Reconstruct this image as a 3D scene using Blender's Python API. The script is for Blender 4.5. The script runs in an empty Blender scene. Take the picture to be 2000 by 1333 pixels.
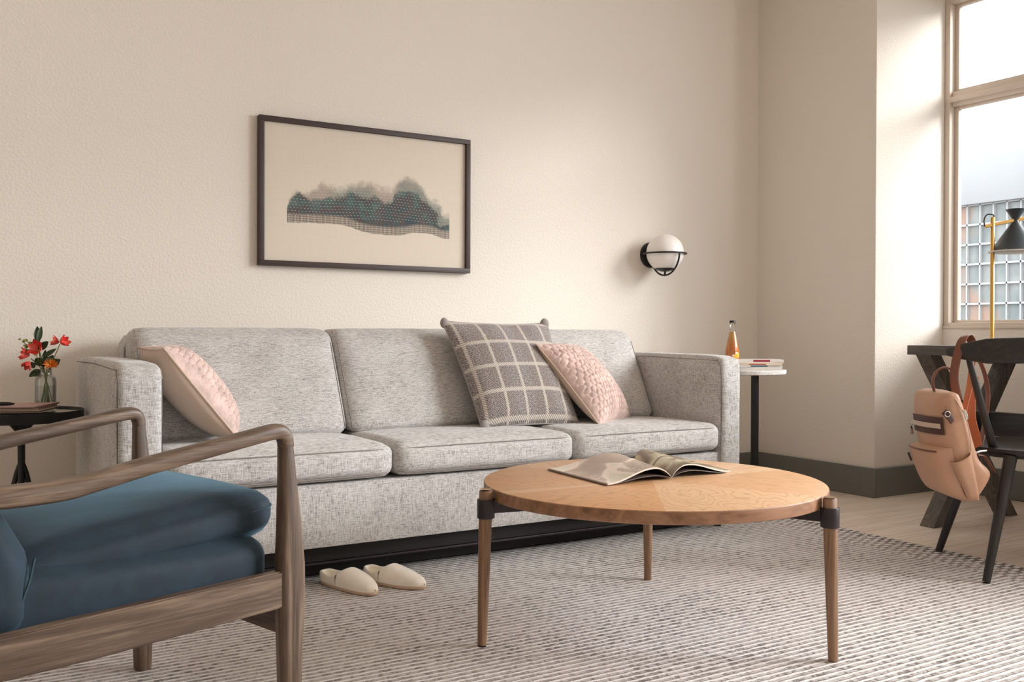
import bpy, bmesh, math, random
import numpy as np
from mathutils import Vector, Matrix
from math import sin, cos, pi, radians, sqrt, exp, atan2, hypot

sc = bpy.context.scene
COL = sc.collection
random.seed(7)

# ------------------------------------------------------------------ camera
YAW, PITCH, ROLL, FPX = .5433, .0080, .0031, 1865.44
fw = Vector((sin(YAW)*cos(PITCH), cos(YAW)*cos(PITCH), -sin(PITCH)))
r0 = Vector((cos(YAW), -sin(YAW), 0)); u0 = r0.cross(fw)
rt = cos(ROLL)*r0 + sin(ROLL)*u0; up = -sin(ROLL)*r0 + cos(ROLL)*u0
cd = bpy.data.cameras.new('camera'); cam = bpy.data.objects.new('camera', cd); COL.objects.link(cam)
cam.matrix_world = Matrix(((rt.x, up.x, -fw.x, 0), (rt.y, up.y, -fw.y, -4.0544), (rt.z, up.z, -fw.z, .84), (0, 0, 0, 1)))
cd.sensor_width = 36; cd.lens = FPX*36/2000; cd.clip_start = .05; cd.clip_end = 300
sc.camera = cam

# ------------------------------------------------------------------ world, lights, exposure
SKY = 4.2
w = bpy.data.worlds.new('sky'); sc.world = w; w.use_nodes = True
bg = w.node_tree.nodes['Background']; bg.inputs[0].default_value = (.93, .965, 1, 1); bg.inputs[1].default_value = SKY
def portal(name, loc, rot, sx, sy):
    l = bpy.data.lights.new(name, 'AREA'); l.shape = 'RECTANGLE'; l.size = sx; l.size_y = sy
    l.cycles.is_portal = True
    o = bpy.data.objects.new(name, l); COL.objects.link(o); o.location = loc; o.rotation_euler = rot
def fill_lamp(name, loc, rot, sx, sy, power, col):
    l = bpy.data.lights.new(name, 'AREA'); l.shape = 'RECTANGLE'; l.size = sx; l.size_y = sy
    l.energy = power; l.color = col
    o = bpy.data.objects.new(name, l); COL.objects.link(o); o.location = loc; o.rotation_euler = rot
portal('portal_window_near_corner', (4.80, -1.70, 1.78), (0, pi/2, 0), 1.80, 1.76)
portal('portal_window_two', (4.80, -3.85, 1.78), (0, pi/2, 0), 1.80, 1.9)
fill_lamp('fill_lamp_window_two', (4.90, -3.85, 1.78), (0, pi/2, 0), 1.7, 1.8, 205, (.93, .965, 1))  # added area lamp outside the second window, brightens the room beyond the sky
sl = bpy.data.lights.new('sun_through_haze', 'SUN'); sl.energy = 6.6; sl.angle = radians(26); sl.color = (1, .985, .965)
so = bpy.data.objects.new('sun_through_haze', sl); COL.objects.link(so)
so.rotation_euler = Vector((.69, -.61, .39)).to_track_quat('Z', 'Y').to_euler()
sc.view_settings.view_transform = 'Standard'; sc.view_settings.look = 'None'
sc.view_settings.exposure = 0.24; sc.view_settings.gamma = 1; sc.view_settings.use_curve_mapping = False
sc.cycles.max_bounces = 10; sc.cycles.diffuse_bounces = 6; sc.cycles.glossy_bounces = 4
sc.cycles.transmission_bounces = 8; sc.cycles.transparent_max_bounces = 12
sc.cycles.sample_clamp_indirect = 8; sc.cycles.caustics_reflective = False; sc.cycles.caustics_refractive = False

# ------------------------------------------------------------------ material helpers
class NT:
    def __init__(s, name):
        s.m = bpy.data.materials.new(name); s.m.use_nodes = True
        s.t = s.m.node_tree; s.n = s.t.nodes; s.l = s.t.links
        s.b = s.n['Principled BSDF']; s.out = s.n['Material Output']
    def node(s, ty, **kw):
        x = s.n.new(ty)
        for k, v in kw.items(): setattr(x, k, v)
        return x
    def put(s, sock, v):
        if v is None: return
        if isinstance(v, bpy.types.NodeSocket): s.l.new(v, sock)
        elif isinstance(v, (tuple, list)):
            v = tuple(v)
            if sock.type == 'RGBA' and len(v) == 3: v = v+(1,)
            sock.default_value = v
        else: sock.default_value = v
    def tc(s, kind='Object'): return s.node('ShaderNodeTexCoord').outputs[kind]
    def mapg(s, v, scale=(1, 1, 1), loc=(0, 0, 0), rot=(0, 0, 0)):
        x = s.node('ShaderNodeMapping'); s.put(x.inputs[0], v); x.inputs['Scale'].default_value = scale
        x.inputs['Location'].default_value = loc; x.inputs['Rotation'].default_value = rot; return x.outputs[0]
    def sep(s, v):
        x = s.node('ShaderNodeSeparateXYZ'); s.put(x.inputs[0], v); return x.outputs[0], x.outputs[1], x.outputs[2]
    def comb(s, a, b, c):
        x = s.node('ShaderNodeCombineXYZ'); s.put(x.inputs[0], a); s.put(x.inputs[1], b); s.put(x.inputs[2], c); return x.outputs[0]
    def noise(s, v, scale=5, detail=3, rough=.5, dist=0):
        x = s.node('ShaderNodeTexNoise'); s.put(x.inputs['Vector'], v)
        x.inputs['Scale'].default_value = scale; x.inputs['Detail'].default_value = detail
        x.inputs['Roughness'].default_value = rough; x.inputs['Distortion'].default_value = dist
        return x.outputs[0]
    def vor(s, v, scale=5, feature='F1', out=0):
        x = s.node('ShaderNodeTexVoronoi', feature=feature); s.put(x.inputs['Vector'], v); x.inputs['Scale'].default_value = scale
        return x.outputs[out]
    def math(s, op, a, b=None, c=None):
        x = s.node('ShaderNodeMath', operation=op); s.put(x.inputs[0], a)
        if b is not None: s.put(x.inputs[1], b)
        if c is not None: s.put(x.inputs[2], c)
        return x.outputs[0]
    def ramp(s, f, stops, interp='LINEAR'):
        x = s.node('ShaderNodeValToRGB'); e = x.color_ramp; e.interpolation = interp
        while len(e.elements) < len(stops): e.elements.new(.5)
        for i, (p, c) in enumerate(stops):
            e.elements[i].position = p
            e.elements[i].color = (c, c, c, 1) if isinstance(c, (int, float)) else tuple(c)+(1,)
        s.put(x.inputs[0], f); return x.outputs[0]
    def mix(s, f, a, b, blend='MIX'):
        x = s.node('ShaderNodeMix', data_type='RGBA', blend_type=blend); s.put(x.inputs[0], f)
        s.put(x.inputs[6], a); s.put(x.inputs[7], b); return x.outputs[2]
    def smooth(s, v, a, b):
        x = s.node('ShaderNodeMapRange', interpolation_type='SMOOTHSTEP'); s.put(x.inputs[0], v)
        s.put(x.inputs[1], a); s.put(x.inputs[2], b); return x.outputs[0]
    def bump(s, h, strength=.3, dist=.01):
        x = s.node('ShaderNodeBump'); x.inputs['Strength'].default_value = strength; x.inputs['Distance'].default_value = dist
        s.put(x.inputs['Height'], h); s.l.new(x.outputs[0], s.b.inputs['Normal']); return x
    def set(s, col=None, rough=None, metal=None, **kw):
        s.put(s.b.inputs['Base Color'], col); s.put(s.b.inputs['Roughness'], rough); s.put(s.b.inputs['Metallic'], metal)
        for k, v in kw.items(): s.put(s.b.inputs[k.replace('_', ' ')], v)
        return s.m

def lin(r, g, b):
    f = lambda c: (c/255/12.92) if c/255 <= .04045 else ((c/255+.055)/1.055)**2.4
    return (f(r), f(g), f(b))

M = {}
def simple(key, rgb, rough=.5, metal=0, **kw):
    n = NT(key); v = n.noise(n.tc(), 35, 3)
    c = n.mix(n.math('MULTIPLY', v, .18), rgb, tuple(x*.75 for x in rgb))
    M[key] = n.set(c, rough, metal, **kw); return M[key]

# --- plaster walls
def plaster(key, rgb):
    n = NT(key); p = n.tc()
    a = n.noise(p, 95, 3, .55); b = n.noise(p, 220, 2, .5)
    h = n.math('ADD', n.math('MULTIPLY', n.ramp(a, [(.38, 0), (.62, 1)]), .8), n.math('MULTIPLY', b, .35))
    n.bump(h, .32, .003)
    M[key] = n.set(n.mix(n.noise(p, 2, 2), rgb, tuple(x*.97 for x in rgb)), .85)
plaster('wall_paint', (.825, .770, .700))
simple('ceiling_paint', (.78, .72, .65), .9)
simple('base_paint', (.155, .155, .14), .45)
simple('window_frame_paint', lin(214, 200, 186), .45)

# --- floor planks
n = NT('floor_oak'); x, y, z = n.sep(n.tc())
row = n.math('FLOOR', n.math('DIVIDE', y, .17))
off = n.math('MULTIPLY', n.math('FRACT', n.math('MULTIPLY', row, .377)), 1.4)
xs = n.math('ADD', x, off); board = n.math('FLOOR', n.math('DIVIDE', xs, 1.4))
fy = n.math('FRACT', n.math('DIVIDE', y, .17)); fx = n.math('FRACT', n.math('DIVIDE', xs, 1.4))
seed = n.math('FRACT', n.math('MULTIPLY', n.math('SINE', n.math('ADD', n.math('MULTIPLY', row, 12.9), n.math('MULTIPLY', board, 78.2))), 4371.5))
gv = n.comb(n.math('ADD', n.math('MULTIPLY', x, 1.6), n.math('MULTIPLY', seed, 30)), n.math('MULTIPLY', y, 26), seed)
g = n.noise(gv, 1.3, 5, .6, .6)
c = n.ramp(g, [(.28, lin(214, 190, 170)), (.5, lin(236, 220, 205)), (.75, lin(246, 236, 225))])
c = n.mix(n.math('MULTIPLY', seed, .35), c, lin(216, 192, 170))
ed = n.math('MINIMUM', n.math('MINIMUM', fy, n.math('SUBTRACT', 1, fy)), n.math('MULTIPLY', n.math('MINIMUM', fx, n.math('SUBTRACT', 1, fx)), 8))
edge = n.smooth(ed, 0.0, .014)
c = n.mix(edge, lin(176, 148, 126), c)
n.bump(n.math('ADD', n.math('MULTIPLY', edge, .5), n.math('MULTIPLY', g, .15)), .2, .002)
M['floor'] = n.set(c, .42)

# --- woven rug
n = NT('rug_weave'); x, y, z = n.sep(n.tc())
wob = n.math('MULTIPLY', n.math('SUBTRACT', n.noise(n.comb(n.math('MULTIPLY', x, 22), n.math('MULTIPLY', y, 60), 0), 1, 2), .5), .009)
yy = n.math('DIVIDE', n.math('ADD', y, wob), .0235)
fr = n.math('FRACT', yy); rw = n.math('FLOOR', yy)
tri = n.math('ABSOLUTE', n.math('SUBTRACT', fr, .5))
cord = n.smooth(tri, .20, .36)                     # pale cord between rows
dash = n.noise(n.comb(n.math('MULTIPLY', x, 62), n.math('MULTIPLY', yy, 1.0), n.math('MULTIPLY', rw, 3.7)), 1.0, 2, .6)
fleck = n.smooth(dash, .42, .66)
broad = n.noise(n.comb(n.math('MULTIPLY', x, 2.2), n.math('MULTIPLY', y, 5), 0), 1, 3)
# border along the long side: chunkier basket knots
bx = n.math('SUBTRACT', 3.33, x)
inb = n.math('LESS_THAN', bx, .20)
kx = n.math('MULTIPLY', bx, 1/.042); ky = n.math('DIVIDE', y, .034)
kq = n.math('FRACT', n.math('ADD', ky, n.math('MULTIPLY', n.math('FLOOR', kx), .5)))
knot = n.math('MULTIPLY', n.smooth(n.math('ABSOLUTE', n.math('SUBTRACT', kq, .5)), .16, .34), n.smooth(n.math('ABSOLUTE', n.math('SUBTRACT', n.math('FRACT', kx), .5)), .46, .34))
knot = n.math('MAXIMUM', knot, n.math('MULTIPLY', n.smooth(n.noise(n.comb(n.math('MULTIPLY', x, 55), n.math('MULTIPLY', y, 55), 0), 1, 2), .5, .62), .8))
lightc = lin(238, 233, 230); midc = lin(194, 187, 183); darkc = lin(114, 106, 102)
body = n.mix(fleck, midc, darkc); body = n.mix(n.smooth(broad, .35, .7), body, n.mix(.5, body, midc))
body = n.mix(cord, body, lightc)
bord = n.mix(knot, n.mix(n.smooth(bx, .03, .12), lin(98, 90, 84), lin(160, 150, 144)), lightc)
col = n.mix(inb, body, bord)
h = n.mix(inb, n.math('ADD', cord, n.math('MULTIPLY', n.math('SUBTRACT', 1, fleck), .35)), knot)
n.bump(h, .8, .005)
M['rug'] = n.set(col, .95)
simple('rug_edge', lin(150, 138, 128), .95)

# --- sofa fabric
def melange(key, light, mid, dark, s=1.0):
    n = NT(key); p = n.tc()
    a = n.noise(n.mapg(p, (48*s, 48*s, 520*s)), 1, 3, .6)
    b = n.noise(n.mapg(p, (520*s, 520*s, 48*s), (5, 2, 9)), 1, 3, .6)
    cl = n.noise(p, 9, 2)
    f = n.math('ADD', n.math('MULTIPLY', n.math('ADD', a, b), .5), n.math('MULTIPLY', n.math('SUBTRACT', cl, .5), .12))
    c = n.ramp(f, [(.36, dark), (.46, mid), (.58, light)])
    n.bump(f, .25, .002)
    M[key] = n.set(c, .92, Sheen_Weight=.25, Sheen_Roughness=.5)
melange('sofa_fabric', lin(208, 206, 204), lin(174, 170, 167), lin(118, 112, 108))
simple('sofa_seam', lin(146, 139, 134), .9)
simple('black_metal', (.012, .011, .012), .38, .3)
simple('black_soft', (.010, .009, .009), .7)
simple('dark_bronze', (.035, .028, .03), .42, .4)

# --- woods
def wood(key, c1, c2, c3, axis='x', s=1.0, rough=.5, bump=.15):
    n = NT(key); p = n.tc()
    sc_ = {'x': (1.2, 22, 22), 'y': (22, 1.2, 22), 'z': (22, 22, 1.2)}[axis]
    g = n.noise(n.mapg(p, tuple(q*s for q in sc_)), 1, 5, .6, 1.2)
    f = n.noise(n.mapg(p, tuple(q*s*6 for q in sc_)), 1, 3, .6)
    v = n.math('ADD', n.math('MULTIPLY', g, .75), n.math('MULTIPLY', f, .25))
    c = n.ramp(v, [(.33, c1), (.5, c2), (.66, c3)])
    n.bump(v, bump, .002)
    M[key] = n.set(c, rough)
for ax in 'xyz':
    wood('chair_wood_'+ax, lin(58, 45, 37), lin(102, 83, 69), lin(152, 130, 110), ax, 1.4, .45)
    wood('leg_oak_'+ax, lin(100, 74, 54), lin(138, 106, 80), lin(168, 134, 106), ax, 1.5, .5)
    wood('black_wood_'+ax, (.010, .008, .008), (.016, .013, .013), (.028, .023, .022), ax, 1.5, .4)
    wood('desk_wood_'+ax, lin(62, 57, 54), lin(84, 78, 73), lin(112, 103, 95), ax, 1.5, .5)
wood('top_edge_oak', lin(112, 78, 54), lin(146, 106, 78), lin(172, 132, 102), 'x', .8, .5)

# oak veneer laid in wedges from the middle
n = NT('top_oak'); x, y, z = n.sep(n.tc())
ang = n.math('ADD', n.math('ARCTAN2', y, x), pi+.10)
sect = n.math('FLOOR', n.math('DIVIDE', ang, pi/3))
vr = n.node('ShaderNodeVectorRotate', rotation_type='Z_AXIS'); n.put(vr.inputs['Vector'], n.tc())
n.put(vr.inputs['Angle'], n.math('MULTIPLY', sect, -pi/3))
q = n.mapg(vr.outputs[0], (1, 1, 1)); qx, qy, qz = n.sep(q)
sh = n.comb(n.math('ADD', qx, n.math('MULTIPLY', sect, 2.3)), n.math('MULTIPLY', qy, 1), sect)
fld = n.noise(n.mapg(sh, (2.2, 5.5, 1)), 1.2, 2, .5, .3)
ring = n.math('FRACT', n.math('MULTIPLY', fld, 19))
ringl = n.smooth(n.math('ABSOLUTE', n.math('SUBTRACT', ring, .5)), .5, .28)
pore = n.noise(n.mapg(sh, (9, 150, 1)), 1, 3, .6)
hue = n.math('FRACT', n.math('MULTIPLY', sect, .6180))
base = n.mix(hue, lin(208, 158, 112), lin(224, 188, 152))
c = n.mix(n.math('MULTIPLY', n.math('SUBTRACT', 1, ringl), .42), base, lin(166, 124, 90))
c = n.mix(n.math('MULTIPLY', n.smooth(pore, .5, .72), .35), c, lin(168, 120, 84))
n.bump(pore, .08, .001)
M['top_oak'] = n.set(c, .38)

# --- velvet
def velvet(key, base, sheen):
    n = NT(key); p = n.tc()
    a = n.noise(n.mapg(p, (14, 30, 14)), 1, 4, .65)
    c = n.mix(n.smooth(a, .35, .7), base, tuple(v*1.5 for v in base))
    n.bump(n.noise(p, 300, 2), .1, .001)
    M[key] = n.set(c, .75, Sheen_Weight=.8, Sheen_Roughness=.35, Sheen_Tint=sheen+(1,))
velvet('blue_velvet', (.010, .024, .039), (.19, .36, .47))
simple('blue_seam', (.03, .07, .10), .8)
velvet('pink_velvet', lin(188, 164, 156), (.80, .72, .70))
n = NT('pink_cloth'); n.bump(n.noise(n.mapg(n.tc(), (300, 300, 300)), 1, 2), .15, .001)
M['pink_cloth'] = n.set(n.mix(n.noise(n.tc(), 9, 2), lin(204, 182, 164), lin(190, 166, 146)), .85, Sheen_Weight=.3)

# --- plaid wool
n = NT('plaid_wool'); u, v, _ = n.sep(n.tc('UV'))
nz = n.math('MULTIPLY', n.math('SUBTRACT', n.noise(n.tc('UV'), 60, 2), .5), .02)
def lines(c, k, o, wd):
    f = n.math('ABSOLUTE', n.math('SUBTRACT', n.math('FRACT', n.math('ADD', n.math('MULTIPLY', n.math('ADD', c, nz), k), o)), .5))
    return n.smooth(f, wd, wd*.45)
lu = lines(u, 5.0, .25, .085); lv = lines(v, 4.3, .35, .095)
tw = n.math('FRACT', n.math('MULTIPLY', n.math('ADD', u, v), 48))
twd = n.smooth(n.math('ABSOLUTE', n.math('SUBTRACT', tw, .5)), .12, .4)
tw2 = n.noise(n.tc('UV'), 85, 4, .75)
basec = n.mix(n.smooth(tw2, .40, .60), lin(86, 79, 78), lin(166, 158, 155))
basec = n.mix(n.math('MULTIPLY', twd, .25), basec, lin(178, 170, 166))
dk = n.math('FRACT', n.math('ADD', n.math('MULTIPLY', u, 2.5), .125))
basec = n.mix(n.math('MULTIPLY', n.math('GREATER_THAN', dk, .5), .25), basec, lin(120, 108, 96))
lc = n.mix(twd, lin(226, 218, 208), lin(168, 158, 150))
c = n.mix(n.math('MULTIPLY', lu, .85), basec, lc); c = n.mix(n.math('MULTIPLY', lv, .8), c, lc)
n.bump(n.math('ADD', tw2, n.math('MULTIPLY', twd, .5)), .5, .004)
M['plaid'] = n.set(c, .95, Sheen_Weight=.3)

# --- felt, leather, papers, glass, etc.
n = NT('felt'); n.bump(n.noise(n.tc(), 220, 3, .7), .25, .002)
M['felt'] = n.set(n.mix(n.noise(n.tc(), 30, 3), lin(250, 243, 230), lin(238, 226, 208)), .95, Sheen_Weight=.4)
simple('felt_sole', lin(212, 184, 160), .9)
n = NT('bag_leather'); p = n.tc()
n.bump(n.math('ADD', n.math('MULTIPLY', n.noise(p, 9, 3), 1.2), n.math('MULTIPLY', n.noise(p, 260, 2), .12)), .35, .012)
M['bag_leather'] = n.set(n.mix(n.noise(p, 12, 3), lin(198, 156, 128), lin(178, 136, 110)), .45)
simple('brown_leather', lin(112, 66, 48), .4)
simple('dark_leather', lin(74, 42, 36), .45)
simple('orange_webbing', lin(196, 120, 82), .75)
simple('chrome', (.7, .7, .7), .2, 1)
simple('brass', (.62, .40, .14), .3, 1)
simple('shade_metal', (.045, .055, .065), .45, .2)
simple('white_enamel', (.8, .78, .74), .5)
simple('paper', lin(236, 230, 222), .7)
simple('paper_warm', lin(214, 198, 176), .7)
n = NT('opal'); M['opal'] = n.set((.86, .83, .80), .30, Subsurface_Weight=.3, Subsurface_Radius=(.05, .05, .05))
n = NT('marble'); f = n.noise(n.tc(), 5, 5, .6, 1.5)
M['marble'] = n.set(n.ramp(f, [(.45, (.82, .80, .78)), (.5, (.62, .60, .58)), (.55, (.82, .80, .78))]), .25)

def thin_glass(key, tint=(1, 1, 1), refl=.5):
    n = NT(key); tr = n.node('ShaderNodeBsdfTransparent'); tr.inputs[0].default_value = tint+(1,)
    gl = n.node('ShaderNodeBsdfGlossy'); gl.inputs['Roughness'].default_value = .02
    lw = n.node('ShaderNodeLayerWeight'); lw.inputs[0].default_value = .35
    mx = n.node('ShaderNodeMixShader'); n.put(mx.inputs[0], n.math('MULTIPLY', lw.outputs['Fresnel'], refl))
    n.l.new(tr.outputs[0], mx.inputs[1]); n.l.new(gl.outputs[0], mx.inputs[2]); n.l.new(mx.outputs[0], n.out.inputs[0])
    M[key] = n.m
thin_glass('window_glass'); thin_glass('clear_glass', (.96, .975, .97), .7); thin_glass('picture_glass', (1, 1, 1), .10)
thin_glass('water_glass', (.86, .89, .88), .6)
simple('mirror_top', (.30, .30, .27), .06, 1)

# orange soda in a bottle, with a printed yellow sun label
n = NT('soda'); x, y, z = n.sep(n.tc())
c = n.ramp(n.math('DIVIDE', z, .2), [(0, lin(236, 112, 30)), (.55, lin(244, 136, 40)), (.9, lin(250, 184, 96))])
M['soda'] = n.set(c, .12, Subsurface_Weight=.35, Subsurface_Radius=(.03, .012, .004), Coat_Weight=.6)
simple('label_yellow', lin(244, 176, 40), .4); simple('label_white', lin(240, 226, 200), .4); simple('label_ink', lin(150, 60, 20), .4)

# --- the ink painting
n = NT('ink_print'); x, y, z = n.sep(n.tc())          # x 0..1, z 0..1 across the sheet (object is scaled)
U_ = n.math('DIVIDE', x, 1.0); V_ = z
linen = n.noise(n.comb(n.math('MULTIPLY', x, 8), 0, n.math('MULTIPLY', z, 300)), 1, 3)
linen2 = n.noise(n.comb(n.math('MULTIPLY', x, 420), 0, n.math('MULTIPLY', z, 6)), 1, 3)
sheet = n.mix(n.math('MULTIPLY', n.math('ADD', linen, linen2), .5), lin(214, 202, 184), lin(240, 231, 218))
def curve(v, pts):
    k = n.node('ShaderNodeFloatCurve'); cv = k.mapping.curves[0]
    cv.points[0].location = pts[0]; cv.points[-1].location = pts[-1]
    for q in pts[1:-1]: cv.points.new(*q)
    k.mapping.update(); n.put(k.inputs['Value'], v); return k.outputs[0]
n1 = n.noise(n.comb(n.math('MULTIPLY', x, 9), 0, n.math('MULTIPLY', z, 6)), 1, 5, .65)
n2 = n.noise(n.comb(n.math('MULTIPLY', x, 30), 3, n.math('MULTIPLY', z, 18)), 1, 4, .6)
n3 = n.noise(n.comb(n.math('MULTIPLY', x, 5), 7, n.math('MULTIPLY', z, 3)), 1, 3, .6)
jig = n.math('ADD', n.math('MULTIPLY', n.math('SUBTRACT', n1, .5), .17), n.math('MULTIPLY', n.math('SUBTRACT', n2, .5), .09))
zt = n.math('SUBTRACT', z, jig)
top = curve(x, [(0, .34), (.10, .36), (.115, .44), (.15, .52), (.22, .55), (.28, .60), (.34, .57), (.41, .60), (.48, .62), (.56, .60), (.615, .59), (.65, .67), (.71, .70), (.76, .64), (.80, .56), (.86, .50), (.89, .44), (.93, .44), (1, .42)])
core = curve(x, [(0, .34), (.10, .38), (.13, .46), (.17, .51), (.22, .46), (.30, .48), (.40, .52), (.50, .52), (.60, .50), (.63, .55), (.70, .58), (.76, .54), (.82, .48), (.86, .42), (.90, .36), (.93, .32), (1, .3)])
bot = curve(x, [(0, .30), (.10, .285), (.25, .29), (.38, .285), (.46, .25), (.55, .235), (.66, .24), (.74, .265), (.82, .26), (.88, .235), (.93, .235), (1, .24)])
xin = n.math('MULTIPLY', n.math('GREATER_THAN', x, .105), n.math('LESS_THAN', x, .915))
low = n.smooth(n.math('SUBTRACT', z, n.math('ADD', bot, n.math('MULTIPLY', n.math('SUBTRACT', n2, .5), .02))), -.004, .008)
wash = n.math('MULTIPLY', n.smooth(n.math('SUBTRACT', top, zt), -.02, .06), low)
deep = n.math('MULTIPLY', n.smooth(n.math('SUBTRACT', core, zt), -.012, .03), low)
gap = n.math('MULTIPLY', n.smooth(x, .84, .86), n.math('MULTIPLY', n.smooth(zt, .33, .35), n.smooth(zt, .42, .40)))
deep = n.math('MULTIPLY', deep, n.math('SUBTRACT', 1, n.math('MULTIPLY', gap, .8)))
washc = n.mix(n.smooth(n3, .4, .6), lin(84, 104, 100), lin(150, 134, 124))
deepc = n.ramp(n1, [(.30, lin(34, 44, 54)), (.42, lin(48, 78, 86)), (.50, lin(80, 68, 70)), (.58, lin(60, 92, 96)), (.70, lin(112, 122, 118))])
c = n.mix(n.math('MULTIPLY', n.math('MULTIPLY', wash, xin), .72), sheet, washc)
c = n.mix(n.math('MULTIPLY', n.math('MULTIPLY', deep, xin), .9), c, deepc)
# rows of running stitches
rowf = n.math('FRACT', n.math('MULTIPLY', n.math('ADD', z, n.math('MULTIPLY', n.math('SINE', n.math('MULTIPLY', x, 9)), .01)), 46))
rown = n.math('FLOOR', n.math('MULTIPLY', n.math('ADD', z, n.math('MULTIPLY', n.math('SINE', n.math('MULTIPLY', x, 9)), .01)), 46))
dsh = n.math('FRACT', n.math('ADD', n.math('MULTIPLY', x, 62), n.math('MULTIPLY', rown, .37)))
st = n.math('MULTIPLY', n.math('LESS_THAN', n.math('ABSOLUTE', n.math('SUBTRACT', rowf, .5)), .075), n.math('LESS_THAN', dsh, .42))
st = n.math('MULTIPLY', n.math('MULTIPLY', st, xin), n.math('MULTIPLY', wash, n.math('GREATER_THAN', z, .34)))
st = n.math('MULTIPLY', st, n.math('LESS_THAN', z, .57))
c = n.mix(n.math('MULTIPLY', st, .7), c, lin(216, 214, 204))
# upright hatching near the foot
hx = n.math('FRACT', n.math('MULTIPLY', x, 150)); hz = n.math('FRACT', n.math('MULTIPLY', z, 62))
ht = n.math('MULTIPLY', n.math('LESS_THAN', hx, .5), n.math('GREATER_THAN', hz, .25))
lowz = n.math('SUBTRACT', n.math('ADD', bot, .075), z)
ht2 = n.math('MULTIPLY', n.math('SUBTRACT', 1, ht), n.math('MULTIPLY', n.smooth(lowz, 0, .03), n.math('MULTIPLY', xin, low)))
hk = n.math('MULTIPLY', ht, n.math('MULTIPLY', n.smooth(lowz, 0, .03), n.math('MULTIPLY', xin, low)))
c = n.mix(n.math('MULTIPLY', hk, .85), c, lin(74, 60, 58))
c = n.mix(n.math('MULTIPLY', ht2, .8), c, lin(206, 194, 178))
M['ink_print'] = n.set(c, .85)

# --- outside
simple('outdoor_panel', (.262, .266, .272), .9, Specular_IOR_Level=0)
simple('outdoor_mullion', (.33, .33, .33), .9, Specular_IOR_Level=0)
n = NT('outdoor_glass'); p = n.tc()
a = n.noise(n.mapg(p, (1, .5, .3)), 1.3, 4, .6, 1.0); b_ = n.noise(n.mapg(p, (1, .3, .25), (4, 9, 2)), 1, 3, .6)
c = n.ramp(a, [(.35, (.13, .155, .158)), (.5, (.18, .20, .195)), (.65, (.24, .247, .24))])  # greenish and brown blotches paint reflections into the facade glass colour
c = n.mix(n.smooth(b_, .52, .62), c, (.28, .19, .15))
M['outdoor_glass'] = n.set(c, .6, Specular_IOR_Level=0)
simple('outdoor_ground', (.10, .10, .095), .9)

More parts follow.
